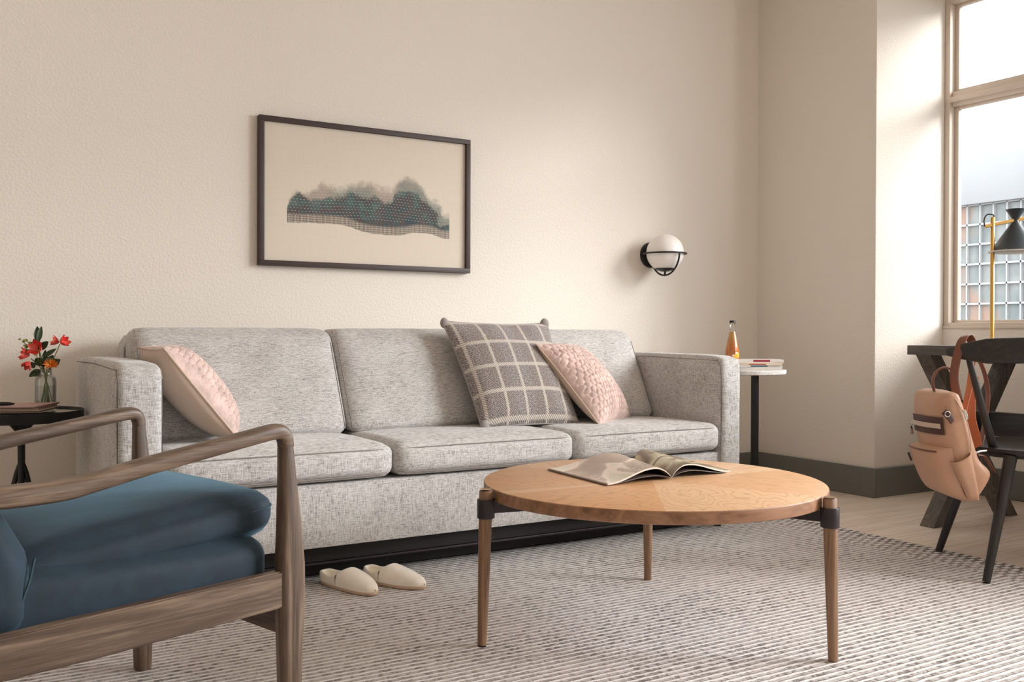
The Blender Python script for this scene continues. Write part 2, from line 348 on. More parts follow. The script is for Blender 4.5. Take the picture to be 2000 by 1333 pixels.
# ------------------------------------------------------------------ mesh helpers
def V(*a): return Vector(a)
class MB:
    def __init__(s): s.bm = bmesh.new(); s.uv = None
    def box(s, x0, x1, y0, y1, z0, z1, bev=0, seg=2):
        r = bmesh.ops.create_cube(s.bm, size=1); vs = r['verts']
        for v in vs: v.co = V((x0+x1)/2+v.co.x*(x1-x0), (y0+y1)/2+v.co.y*(y1-y0), (z0+z1)/2+v.co.z*(z1-z0))
        if bev:
            es = list({e for v in vs for e in v.link_edges})
            bmesh.ops.bevel(s.bm, geom=es, offset=bev, segments=seg, affect='EDGES', profile=.5)
        return s
    def rings(s, rings, cap=True, closed=False):
        R = [[s.bm.verts.new(p) for p in r] for r in rings]; k = len(R[0])
        for i in range(len(R) if closed else len(R)-1):
            a, b = R[i], R[(i+1) % len(R)]
            for j in range(k): s.bm.faces.new((a[j], a[(j+1) % k], b[(j+1) % k], b[j]))
        if cap and not closed: s.bm.faces.new(R[0][::-1]); s.bm.faces.new(R[-1])
        return s
    def sweep(s, pts, sizes, n=14, p=2.0, up=(0, 0, 1), closed=False, cap=True):
        pts = [Vector(q) for q in pts]; N = len(pts); up = Vector(up); rings = []
        if not isinstance(sizes, list): sizes = [sizes]*N
        for i in range(N):
            if closed: t = pts[(i+1) % N]-pts[i-1]
            else: t = pts[min(i+1, N-1)]-pts[max(i-1, 0)]
            t.normalize(); a = t.cross(up)
            if a.length < 1e-4: a = t.cross(V(1, 0, 0))
            a.normalize(); b = a.cross(t).normalized()
            w_, h_ = sizes[i] if isinstance(sizes[i], (tuple, list)) else (sizes[i], sizes[i])
            ring = []
            for j in range(n):
                th = 2*pi*(j+.5)/n; c_, s_ = cos(th), sin(th)
                ring.append(pts[i]+a*(w_*math.copysign(abs(c_)**(2/p), c_))+b*(h_*math.copysign(abs(s_)**(2/p), s_)))
            rings.append(ring)
        return s.rings(rings, cap, closed)
    def lathe(s, prof, n=32, c=(0, 0, 0), axis='z'):
        rings = []
        for r, h in prof:
            r = max(r, 1e-4); ring = []
            for j in range(n):
                a = 2*pi*j/n
                if axis == 'z': q = V(c[0]+r*cos(a), c[1]+r*sin(a), c[2]+h)
                elif axis == 'y': q = V(c[0]+r*cos(a), c[1]+h, c[2]-r*sin(a))
                ring.append(q)
            rings.append(ring)
        return s.rings(rings)
    def grid(s, f, nu, nv, uv=False, flip=False):
        if uv and s.uv is None: s.uv = s.bm.loops.layers.uv.new('UVMap')
        G = [[s.bm.verts.new(f(i/nu, j/nv)) for j in range(nv+1)] for i in range(nu+1)]
        for i in range(nu):
            for j in range(nv):
                q = [(i, j), (i+1, j), (i+1, j+1), (i, j+1)]
                if flip: q = q[::-1]
                fa = s.bm.faces.new([G[a][b] for a, b in q])
                if uv:
                    for lp, (a, b) in zip(fa.loops, q): lp[s.uv].uv = (a/nu, b/nv)
        return s
    def poly(s, pts, d=None):
        vs = [s.bm.verts.new(p) for p in pts]; f = s.bm.faces.new(vs)
        if d:
            r = bmesh.ops.extrude_face_region(s.bm, geom=[f])
            for v in r['geom']:
                if isinstance(v, bmesh.types.BMVert): v.co += Vector(d)
        return s
    def xf(s, m):
        bmesh.ops.transform(s.bm, matrix=m, verts=s.bm.verts); return s
    def make(s, name, mat, parent=None, sharp=38, weld=False, sub=0, loc=None):
        if weld: bmesh.ops.remove_doubles(s.bm, verts=s.bm.verts, dist=1e-5)
        bmesh.ops.recalc_face_normals(s.bm, faces=s.bm.faces)
        me = bpy.data.meshes.new(name); s.bm.to_mesh(me); s.bm.free()
        for p_ in me.polygons: p_.use_smooth = True
        me.set_sharp_from_angle(angle=radians(sharp))
        me.materials.append(M[mat] if isinstance(mat, str) else mat)
        o = bpy.data.objects.new(name, me); COL.objects.link(o)
        if parent: o.parent = parent
        if loc: o.location = loc
        if sub:
            md = o.modifiers.new('sub', 'SUBSURF'); md.levels = sub; md.render_levels = sub
        return o
def rbox(cx, cy, cz, hx, hy, hz, r, crown=(0, 0, 0), n=14, fn=None):
    """soft box: rounded edges, faces puffed out by crown"""
    b = MB(); bmesh.ops.create_cube(b.bm, size=2)
    bmesh.ops.subdivide_edges(b.bm, edges=b.bm.edges, cuts=n, use_grid_fill=True)
    for v in b.bm.verts:
        u = [math.copysign(abs(q)**.8, q) if abs(q) < 1 else q for q in v.co]
        q = V(u[0]*hx, u[1]*hy, u[2]*hz)
        rx, ry, rz = min(r, hx), min(r, hy), min(r, hz)
        inn = V(max(-hx+rx, min(hx-rx, q.x)), max(-hy+ry, min(hy-ry, q.y)), max(-hz+rz, min(hz-rz, q.z)))
        d = q-inn
        if d.length > 1e-9:
            m_ = max(abs(d.x)/rx, abs(d.y)/ry, abs(d.z)/rz); d = V(d.x/rx, d.y/ry, d.z/rz); d = d.normalized()*m_
            q = inn+V(d.x*rx, d.y*ry, d.z*rz)
        fx, fy_, fz = 1-u[0]**4, 1-u[1]**4, 1-u[2]**4
        q.x += crown[0]*u[0]*fy_*fz; q.y += crown[1]*u[1]*fx*fz; q.z += crown[2]*u[2]*fx*fy_
        if fn: q = fn(q)
        v.co = q+V(cx, cy, cz)
    return b
def props(o, label, cat, group=None):
    if label: o['label'] = label
    if cat: o['category'] = cat
    if group: o['group'] = group
    return o
def thing(name, label, cat, loc=(0, 0, 0), rz=0, group=None):
    o = bpy.data.objects.new(name, None); COL.objects.link(o); o.location = loc; o.rotation_euler = (0, 0, rz)
    o.empty_display_size = .1
    return props(o, label, cat, group)
def struct(o): o['kind'] = 'structure'; return o
def arc(c, r, a0, a1, n, ax=(1, 0, 0), ay=(0, 1, 0)):
    return [Vector(c)+Vector(ax)*r*cos(a0+(a1-a0)*i/n)+Vector(ay)*r*sin(a0+(a1-a0)*i/n) for i in range(n+1)]
def spline(pts, m=6):
    P = [Vector(p) for p in pts]; out = []
    for i in range(len(P)-1):
        a, b, c_, d = P[max(i-1, 0)], P[i], P[i+1], P[min(i+2, len(P)-1)]
        for k in range(m):
            t = k/m
            out.append(.5*((2*b)+(-a+c_)*t+(2*a-5*b+4*c_-d)*t*t+(-a+3*b-3*c_+d)*t**3))
    out.append(P[-1]); return out

# ------------------------------------------------------------------ room
XB, YC, XD = 4.129, -.8215, 4.6875      # pillar face, pillar front, window wall
XL, YB, ZC = -2.7, -6.6, 3.05
struct(MB().box(XL-.2, XD+.3, YB-.2, .2, -.12, 0).make('floor', 'floor'))
struct(MB().box(XL-.2, XD+.3, YB-.2, .2, ZC, ZC+.12).make('ceiling', 'ceiling_paint'))
struct(MB().box(XL-.2, XB, 0, .2, 0, ZC).make('wall_back', 'wall_paint'))
struct(MB().box(XB, XD+.14, YC, .2, 0, ZC, .006, 2).make('wall_pillar', 'wall_paint'))
struct(MB().box(XL-.2, XL, YB, 0, 0, ZC).make('wall_left', 'wall_paint'))
struct(MB().box(XL-.2, XD+.3, YB-.2, YB, 0, ZC).make('wall_front', 'wall_paint'))
W1 = (-.8225, -2.57); W2 = (-2.9, -4.8); ZS, ZT = .883, 2.665
wd = MB().box(XD, XD+.14, YB, YC, 0, ZS).box(XD, XD+.14, YB, YC, ZT, ZC).box(XD, XD+.14, W2[0], W1[1], ZS, ZT).box(XD, XD+.14, YB, W2[1], ZS, ZT)
struct(wd.make('wall_window', 'wall_paint'))
def base_run(nm, pts):      # skirting as a swept board
    b = MB()
    b.box(*pts, 0, .1511, .003, 1); return struct(b.make(nm, 'base_paint'))
base_run('baseboard_back', (XL, XB, -.013, 0))
base_run('baseboard_pillar_side', (XB-.013, XB, YC-.013, -.013))
base_run('baseboard_pillar_front', (XB, XD, YC-.013, YC))
base_run('baseboard_window', (XD-.013, XD, YB, YC-.013))
base_run('baseboard_left', (XL, XL+.013, YB, -.013))
base_run('baseboard_front', (XL+.013, XD-.013, YB, YB+.013))

def window(nm, ya, yb):        # aluminium window: outer frame, transom, sashes, glass (ya > yb)
    o = MB()
    X0, X1 = XD+.002, XD+.11; zm0, zm1 = 2.073, 2.153
    f = .030
    o.box(X0, X1, ya-f, ya, ZS, ZT, .003).box(X0, X1, yb, yb+f, ZS, ZT, .003)
    o.box(X0+.001, X1, yb+f, ya-f, ZT-.038, ZT, .003).box(X0+.001, X1, yb+f, ya-f, ZS, ZS+.022, .003)
    o.box(X0+.02, X1, yb+f, ya-f, zm0, zm1, .004).box(X0-.001, X0+.03, yb+.001, ya-.001, zm0+.02, zm1-.03, .004)
    w_ = o.make(nm, 'window_frame_paint'); struct(w_)
    for (z0, z1) in ((ZS+.022, zm0), (zm1, ZT-.038)):
        s_ = MB(); q = .024; xs0, xs1 = XD+.045, XD+.075
        s_.box(xs0, xs1, ya-f-q, ya-f, z0, z1, .002).box(xs0, xs1, yb+f, yb+f+q, z0, z1, .002)
        s_.box(xs0, xs1, yb+f+q, ya-f-q, z0, z0+.014, .002).box(xs0, xs1, yb+f+q, ya-f-q, z1-.014, z1, .002)
        s_.make('window_sash', 'window_frame_paint', w_)
        MB().box(XD+.058, XD+.062, yb+f+q, ya-f-q, z0+.014, z1-.014).make('window_pane', 'window_glass', w_)
    MB().box(XD-.006, XD+.03, yb, ya, ZS-.012, ZS+.004, .003).make('window_sill', 'window_frame_paint', w_)
    return w_
window('window_1', *W1); window('window_2', *W2)

# ------------------------------------------------------------------ outside
struct(MB().box(8, 90, -60, 60, -6.2, -6).make('ground_outside', 'outdoor_ground'))
bd = thing('office_building', 'pale office building outside the window, blank white parapet above a gridded glass front', 'building', (32, 16, -6))
MB().box(0, 12, -16, 16, 0, 11.45).make('glass_front', 'outdoor_glass', bd)
MB().box(-.35, 12.2, -16.2, 16.2, 11.5, 13.16, .03).make('parapet', 'outdoor_panel', bd)
g = MB()
for i in range(65): g.box(-.12, .02, -16+i*.5-.025, -16+i*.5+.025, 0, 11.5)
for j in range(17): g.box(-.12, .02, -16, 16, 11.5-j*.71-.035, 11.5-j*.71+.035)
g.make('mullion_grid', 'outdoor_mullion', bd)

# ------------------------------------------------------------------ rug
rug = MB().box(-.75, 3.33, -3.7, -.84, .0005, .010, .003, 2).make('area_rug', 'rug')
props(rug, 'large grey and cream flatwoven rug with ribbed rows lying under the coffee table', 'rug')
RZ = .010

# ------------------------------------------------------------------ sofa
sofa = thing('sofa', 'long light grey melange fabric sofa with square arms against the cream wall', 'sofa', (1.70, -.6, RZ))
SX, SY = 1.70, -.6
def sp(b, nm, mt='sofa_fabric', sharp=60, parent=None, off=True):
    b.xf(Matrix.Translation((-SX, -SY, -RZ))); return b.make(nm, mt, parent or sofa, sharp)
Y0 = -1.07
sp(rbox(1.712, -.58, .238, 1.13, .475, .108, .014, n=6), 'base')
arms = []
for (xa, xb) in ((.448, .590), (2.832, 2.954)):
    b = rbox((xa+xb)/2, (Y0-.13)/2, .4375, (xb-xa)/2, (-.13-Y0)/2, .3065, .030, (.004, .004, .008), n=12)
    arms.append(sp(b, 'arm'))
def seam(pts, r=.0028, parent=None, mt='sofa_seam'):
    b = MB().sweep(pts, r, 6); sp(b, 'piping', mt, 80, parent)
for a, (xa, xb) in zip(arms, ((.448, .590), (2.832, 2.954))):
    for xx in (xa+.008, xb-.008):
        seam([(xx, Y0+.004+.012, .135), (xx, Y0+.008, .40), (xx, Y0+.009, .70), (xx, Y0+.03, .727), (xx, -.6, .735), (xx, -.15, .730)], .0022, a)
for k in range(3):
    x0 = .592+k*.7467; x1 = x0+.744
    def tilt(q): q = q.copy(); q.z += -.012*max(0, (q.y)/.4); return q
    b = rbox((x0+x1)/2, -.775, .4075, .3715, .305, .0565, .038, (.004, .010, .009), n=20, fn=tilt)
    c_ = sp(b, 'seat_cushion')
    xm = (x0+x1)/2; hx = .3715
    for zz in (.445, .366):
        dz_ = abs(zz-.4075); off = .038*(1-sqrt(max(0, 1-(max(0, dz_-.0185)/.038)**2))); fz = 1-(dz_/.0565)**5
        pts = []
        for i in range(15):
            ux_ = -.93+1.86*i/14; fx_ = 1-ux_**4
            ey = 0 if abs(ux_) < .88 else .006
            pts.append((xm+ux_*hx, -1.080+off-.010*fx_*fz-.0002+ey, zz+(.004*fx_ if zz > .4075 else -.003*fx_)))
        seam(pts, .0018, c_)
for k in range(3):
    x0 = .600+k*.7457; x1 = x0+.741
    def lean(q):
        q = q.copy(); q.y += (q.z)*.50; return q
    b = rbox((x0+x1)/2, -.455, .655, .3705, .105, .200, .045, (.004, .020, .004), n=20, fn=lean)
    c_ = sp(b, 'back_cushion')
    for xx in (x0+.012, x1-.012):
        seam([(xx, -.455-.105+.012+(zz-.655)*.5, zz) for zz in (.48, .56, .64, .72, .80)]+[(xx, -.455-.06+.1, .846)], .002, c_)
# rear frame with clipped upper corners
b = MB(); prof = [(.602, .14), (2.85, .14), (2.85, .79), (2.82, .835), (.632, .835), (.602, .79)]
b.poly([V(x_, -.10, z_) for x_, z_ in prof], (0, -.16, 0)); bmesh.ops.bevel(b.bm, geom=list(b.bm.edges), offset=.008, segments=2, affect='EDGES')
sp(b, 'back_frame')
# under frame
sp(MB().box(.60, 2.82, -1.0, -.97, .075, .13, .002), 'plinth', 'black_soft')
sp(MB().box(.62, 2.80, -.93, -.20, RZ+.006, .128, .002), 'storage_box', 'black_soft')
sp(MB().box(.60, 2.82, -1.005, -.985, .066, .074, .001), 'rail', 'dark_bronze')
for xx in (.50, 2.90):
    for yy in (-.98, -.22): sp(MB().lathe([(.020, RZ if yy < -.84 else 0.0), (.026, .131)], 4, (xx, yy, 0)), 'foot', 'black_soft')

# ------------------------------------------------------------------ cushions
def worley(N, M_, cell, seed):
    rs = np.random.RandomState(seed); pts = []
    ny = int(1.3/(cell*.86)); nx = int(1.3/cell)
    for j in range(ny):
        for i in range(nx): pts.append((-.15+(i+.5*(j % 2))*cell+rs.uniform(-.22, .22)*cell, -.15+j*cell*.86+rs.uniform(-.22, .22)*cell))
    pts = np.array(pts); U, V2 = np.meshgrid(np.linspace(0, 1, N+1), np.linspace(0, 1, M_+1), indexing='ij')
    d = np.sqrt((U[..., None]-pts[:, 0])**2+(V2[..., None]-pts[:, 1])**2); d.sort(axis=2)
    return 1-np.exp(-(d[..., 1]-d[..., 0])/(cell*.16))
def pillow(name, TL, TR, BL, BR, thick, label, front_mat, back_mat, quilt=False, pinch=.07, wr=0, sag=0):
    """four corners in the room; front side is the one whose normal is (TR-TL)x(BL-TL) reversed towards the viewer"""
    TL, TR, BL, BR = map(Vector, (TL, TR, BL, BR)); C_ = (TL+TR+BL+BR)/4
    nrm = (BR-BL+TR-TL).cross(TL-BL+TR-BR).normalized()
    rs = np.random.RandomState(len(label)); ph = rs.uniform(0, 6, 8)
    N = 150 if quilt else 72; W = worley(N, N, .070, 5) if quilt else None
    def mid(u, v):
        a, b_ = 2*u-1, 2*v-1
        pu = 1-pinch*(1-a*a)*0; 
        uu = .5+.5*a*(1-pinch*(1-b_*b_)); vv = .5+.5*b_*(1-pinch*(1-a*a))
        return BL*(1-uu)*(1-vv)+BR*uu*(1-vv)+TL*(1-uu)*vv+TR*uu*vv
    def hgt(u, v):
        a, b_ = abs(2*u-1), abs(2*v-1)
        h = (max(0, 1-a**2.6)*max(0, 1-b_**2.6))**.55
        h *= 1+.10*sag*(1-2*v)
        edge = max(a, b_)
        wrk = wr*(sin(9*u+ph[0]+3*v)*sin(5*v+ph[1])*.5+sin(17*u*v+ph[2])*.35)*min(1, (1-edge)*6)*max(.15, edge)
        return thick*h+wrk
    def front(u, v):
        q = mid(u, v)+nrm*hgt(u, v)*(1.35 if quilt else 1)
        if quilt:
            e = min(1, (1-max(abs(2*u-1), abs(2*v-1)))*10)
            q += nrm*(float(W[round(u*N), round(v*N)])-.6)*.0125*e
        return q
    def back(u, v): return mid(u, v)-nrm*hgt(u, 1-(1-v))*.95
    o = MB().grid(back, 72, 72, uv=True, flip=True).xf(Matrix.Translation(-C_)).make(name, back_mat, None, 80)
    o.location = C_
    MB().grid(front, N, N, uv=True).xf(Matrix.Translation(-C_)).make('front_cover', front_mat, o, 80)
    rim = [(i/24, 0) for i in range(24)]+[(1, i/24) for i in range(24)]+[(1-i/24, 1) for i in range(24)]+[(0, 1-i/24) for i in range(24)]
    MB().sweep([mid(u, v)-C_ for u, v in rim], .0035, 6, closed=True).make('edge_seam', back_mat, o, 80)
    props(o, label, 'cushion'); return o
pl = pillow('throw_cushion', (1.785, -.54, .890), (2.30, -.54, .885), (1.83, -.80, .464), (2.28, -.82, .464), .078,
       'large grey plaid woollen cushion with cream check lines leaning on the sofa back', 'plaid', 'plaid', pinch=.05, wr=.012)
def puff(pts, rr, par, C_):
    b = MB()
    for (p_, r_) in zip(pts, rr):
        bmesh.ops.create_icosphere(b.bm, subdivisions=2, radius=1, matrix=Matrix.Translation(Vector(p_)-C_) @ Matrix.Diagonal((r_*.9, r_*.7, r_*1.15, 1)))
    b.make('corner_knot', 'plaid', par, 80)
Cp = pl.location.copy()
puff([(1.793, -.545, .882)], [.020], pl, Cp); puff([(2.285, -.545, .880)], [.024], pl, Cp); puff([(1.838, -.805, .474)], [.022], pl, Cp)
pillow('throw_cushion', (2.143, -.70, .796), (2.45, -.53, .785), (2.31, -.92, .467), (2.64, -.70, .462), .066,
       'pale pink velvet cushion with scalloped quilting leaning on the grey plaid cushion', 'pink_velvet', 'pink_cloth', True, .05)
pillow('throw_cushion', (.620, -.90, .788), (.605, -.52, .788), (.862, -.86, .488), (.885, -.58, .475), .072,
       'pale pink velvet cushion with plain back leaning on the left sofa arm', 'pink_velvet', 'pink_cloth', True, .05, wr=.004)

# ------------------------------------------------------------------ picture
FX0, FX1, FZ0, FZ1 = 1.1756, 2.1938, 1.1274, 1.7652
fr_ = thing('framed_picture', 'dark framed abstract ink landscape print with rows of stitches hanging above the sofa', 'picture', ((FX0+FX1)/2, 0, FZ0))
hw = (FX1-FX0)/2; hh = FZ1-FZ0; t_ = .0225
b = MB().box(-hw, hw, -.035, 0, 0, t_, .0015).box(-hw, hw, -.035, 0, hh-t_, hh, .0015).box(-hw, -hw+t_, -.0352, 0, t_, hh-t_, .0015).box(hw-t_, hw, -.0352, 0, t_, hh-t_, .0015)
simple('frame_wood', lin(64, 50, 48), .55); b.make('frame', 'frame_wood', fr_)
pr = MB().box(0, 1, 0, 1, 0, 1).make('print', 'ink_print', fr_); pr.scale = (2*hw-2*t_, .003, hh-2*t_); pr.location = (-hw+t_, -.018, t_)
MB().box(-hw+t_, hw-t_, -.0235, -.022, t_, hh-t_).make('glazing', 'picture_glass', fr_)

# ------------------------------------------------------------------ wall sconce
sx_, sz_ = 3.322, 1.271
s0 = thing('wall_sconce', 'round white glass globe wall lamp in a black ring bracket', 'wall lamp', (sx_, 0, sz_))
MB().lathe([(.001, -.018), (.060, -.018), (.068, -.013), (.069, 0)], 40, (0, 0, -.004), 'y').make('wall_plate', 'black_metal', s0)
b = MB(); bmesh.ops.create_uvsphere(b.bm, u_segments=48, v_segments=32, radius=.099); b.xf(Matrix.Translation((0, -.125, 0))).make('glass_globe', 'opal', s0, 80)
MB().sweep(arc((0, -.125, -.005), .1125, 0, 2*pi, 63)[:-1], .0045, 10, closed=True).make('ring', 'black_metal', s0, 80)
MB().sweep(arc((0, -.125, -.005), .1145, pi, 2*pi, 40, (0, 1, 0), (0, 0, 1)), .0048, 10, up=(1, 0, 0)).make('hoop', 'black_metal', s0, 80)
b = MB().lathe([(.001, -.100), (.02, -.0995), (.045, -.092), (.056, -.084), (.054, -.083), (.04, -.0905), (.02, -.0965), (.001, -.098)], 36, (0, -.125, 0)).lathe([(.006, -.117), (.006, -.098)], 12, (0, -.125, 0))
b.make('cup', 'black_metal', s0)
MB().sweep([(0, -.002, -.005), (0, -.016, -.005), (0, -.03, -.005)], .009, 10).make('stem', 'black_metal', s0)

# ------------------------------------------------------------------ coffee table
CT = V(1.7414, -1.9426, RZ)
ct = thing('coffee_table', 'round oak coffee table on three tapered legs standing on the rug', 'table', CT)
R_, TZ = .478, .425-RZ
tt = MB().lathe([(.001, TZ-.034), (R_-.006, TZ-.034), (R_-.001, TZ-.031), (R_, TZ-.026), (R_, TZ-.003), (R_-.0015, TZ-.0006)], 120).make('table_edge', 'top_edge_oak', ct, 30)
MB().lathe([(.001, TZ-.02), (R_-.002, TZ-.02), (R_-.0012, TZ-.0009), (R_-.003, TZ), (.001, TZ)], 120).make('table_top', 'top_oak', ct, 30)
legs = [(1.240, -1.852), (1.949, -2.408), (2.055, -1.541)]
arms_b = MB()
for lx, ly in legs:
    d = V(lx-CT.x, ly-CT.y, 0); rr = d.length; d.normalize()
    foot = d*rr; topp = d*(rr-.010)
    lg = MB().sweep([foot, foot.lerp(topp, .02), foot.lerp(topp, .78), foot.lerp(topp, .985)+V(0, 0, .417), ][:0] or
                    [V(foot.x, foot.y, .0), V(foot.x, foot.y, .004), V(*(foot.lerp(topp, .5)).xy, .20), V(*(foot.lerp(topp, .85)).xy, .34), V(*topp.xy, .412), V(*topp.xy, .4165)],
                    [.0108, .0122, .0158, .0178, .0178, .0165], 28).make('leg', 'leg_oak_z', ct, 50)
    cl = MB().lathe([(.0182, .340), (.0228, .340), (.0235, .342), (.0235, .388), (.0228, .390), (.0182, .390)], 32, (topp.x, topp.y, 0)).make('collar', 'dark_bronze', ct, 40)
    a = V(-d.y, d.x, 0)
    p0 = d*(rr-.03); p1 = d*.02
    for q0, q1 in ((p0, p1),):
        vs = [q0+a*.006, q1+a*.006, q1-a*.006, q0-a*.006]
        arms_b.poly([V(v.x, v.y, .352) for v in vs], (0, 0, TZ-.035-.352))
arms_b.make('bracket', 'dark_bronze', ct)

# ------------------------------------------------------------------ open magazine on the table
TT = .425
mg = thing('open_magazine', 'open magazine with pale photo pages lying spread on the oak coffee table', 'magazine', (1.80, -1.79, TT+.0005))
n = NT('photo_page_left'); u, v, _ = n.sep(n.tc('UV'))
f = n.noise(n.comb(n.math('MULTIPLY', u, 2.2), n.math('MULTIPLY', v, 1.6), 0), 1, 2, .4, .8)
c = n.ramp(f, [(.38, lin(158, 136, 120)), (.47, lin(180, 160, 146)), (.50, lin(226, 208, 194)), (.55, lin(222, 206, 190)), (.60, lin(206, 198, 178))])
scr = n.smooth(n.math('ABSOLUTE', n.math('SUBTRACT', n.noise(n.comb(n.math('MULTIPLY', u, 5), n.math('MULTIPLY', v, 9), 3), 1, 2, .6, 2), .5)), .012, .003)
inz = n.math('MULTIPLY', n.math('LESS_THAN', v, .42), n.math('GREATER_THAN', u, .3))
M['page_left'] = n.set(n.mix(n.math('MULTIPLY', scr, inz), c, lin(238, 230, 220)), .35)
n = NT('photo_page_right'); u, v, _ = n.sep(n.tc('UV'))
f = n.noise(n.comb(n.math('MULTIPLY', u, 3), n.math('MULTIPLY', v, 3), 5), 1, 3, .5, .6)
c = n.ramp(f, [(.40, lin(122, 104, 84)), (.5, lin(176, 162, 134)), (.6, lin(204, 194, 166))])
band = n.math('LESS_THAN', n.math('ABSOLUTE', n.math('SUBTRACT', v, .50)), .02)
M['page_right'] = n.set(n.mix(band, c, lin(110, 92, 78)), .35)
simple('page_edge', lin(222, 208, 196), .6); simple('page_shadow', lin(92, 80, 74), .5)  # dark tone on the lower sheets paints the shadow beneath the raised pages
mo = V(1.80, -1.79, TT+.0005)
S0, S1 = V(1.797, -1.962, 0), V(1.955, -1.520, 0)         # spine near, far
NL, FL = V(1.566, -1.968, 0), V(1.590, -1.640, 0)
NR, FR = V(2.030, -1.955, 0), V(2.115, -1.545, 0)
S1 = S0+(S1-S0)*.72
def leaf(A0, A1, B0, B1, hump, lift, th, u_pow):
    """sheet block from spine (A) to outer edge (B); returns top surface function"""
    def f(u, v, dz=0):
        q = (A0*(1-u)+B0*u)*(1-v)+(A1*(1-u)+B1*u)*v
        s_ = min(1, u/.16); z_ = lift*sin(min(1, u/.5)*pi/2)**.6*(1-u)**1.1*hump + .004*(1-u)+dz
        return V(q.x-mo.x, q.y-mo.y, z_)
    return f
def block(par, A0, A1, B0, B1, prof, mt_top, nm, thick):
    """prof: list of (u, z) top heights"""
    us = [p_[0] for p_ in prof]; zs = [p_[1] for p_ in prof]
    def zt_(u): return float(np.interp(u, us, zs))
    def top_(u, v):
        q = (A0*(1-u)+B0*u)*(1-v)+(A1*(1-u)+B1*u)*v; return V(q.x-mo.x, q.y-mo.y, zt_(u))
    def bot_(u, v):
        q = top_(u, v); q.z = max(.0004, q.z-thick*min(1, .25+u*3)); return q
    b = MB().grid(top_, 40, 10, uv=True)
    o = b.make(nm, mt_top, par, 80)
    b2 = MB().grid(bot_, 40, 10)
    for v_ in (0, 1):
        b2.grid(lambda s_, t_, v_=v_: top_(s_, v_).lerp(bot_(s_, v_), t_), 40, 1)
    for u_ in (0, 1): b2.grid(lambda s_, t_, u_=u_: top_(u_, s_).lerp(bot_(u_, s_), t_), 10, 1)
    b2.make('page_block', 'page_shadow' if mt_top == 'page_shadow' else 'page_edge', o, 40)
    return o
SPr = [(i/40, 0) for i in range(41)]
def humpz(h, u0, end):
    out = []
    for i in range(41):
        u = i/40
        up_ = sin(min(1, u/u0)*pi/2)**.75; dn = .5+.5*cos(pi*max(0, (u-u0)/(1-u0)))
        out.append((u, .0035+(h)*up_*dn*(1 if u > 0 else 1)+end*(u)))
    return out
block(mg, S0, S1, NL, FL, humpz(.034, .28, .003), 'page_left', 'left_pages', .0045)
block(mg, S0, S1, NR, FR, humpz(.034, .25, .004), 'page_right', 'right_pages', .0035)
block(mg, S0, S1, NL.lerp(S0, -.02), FL.lerp(S1, -.02), humpz(.012, .34, .000), 'page_shadow', 'lower_pages', .002)
block(mg, S0, S1, NR.lerp(S0, .06), FR.lerp(S1, .06), humpz(.016, .3, .001), 'page_shadow', 'lower_pages', .002)

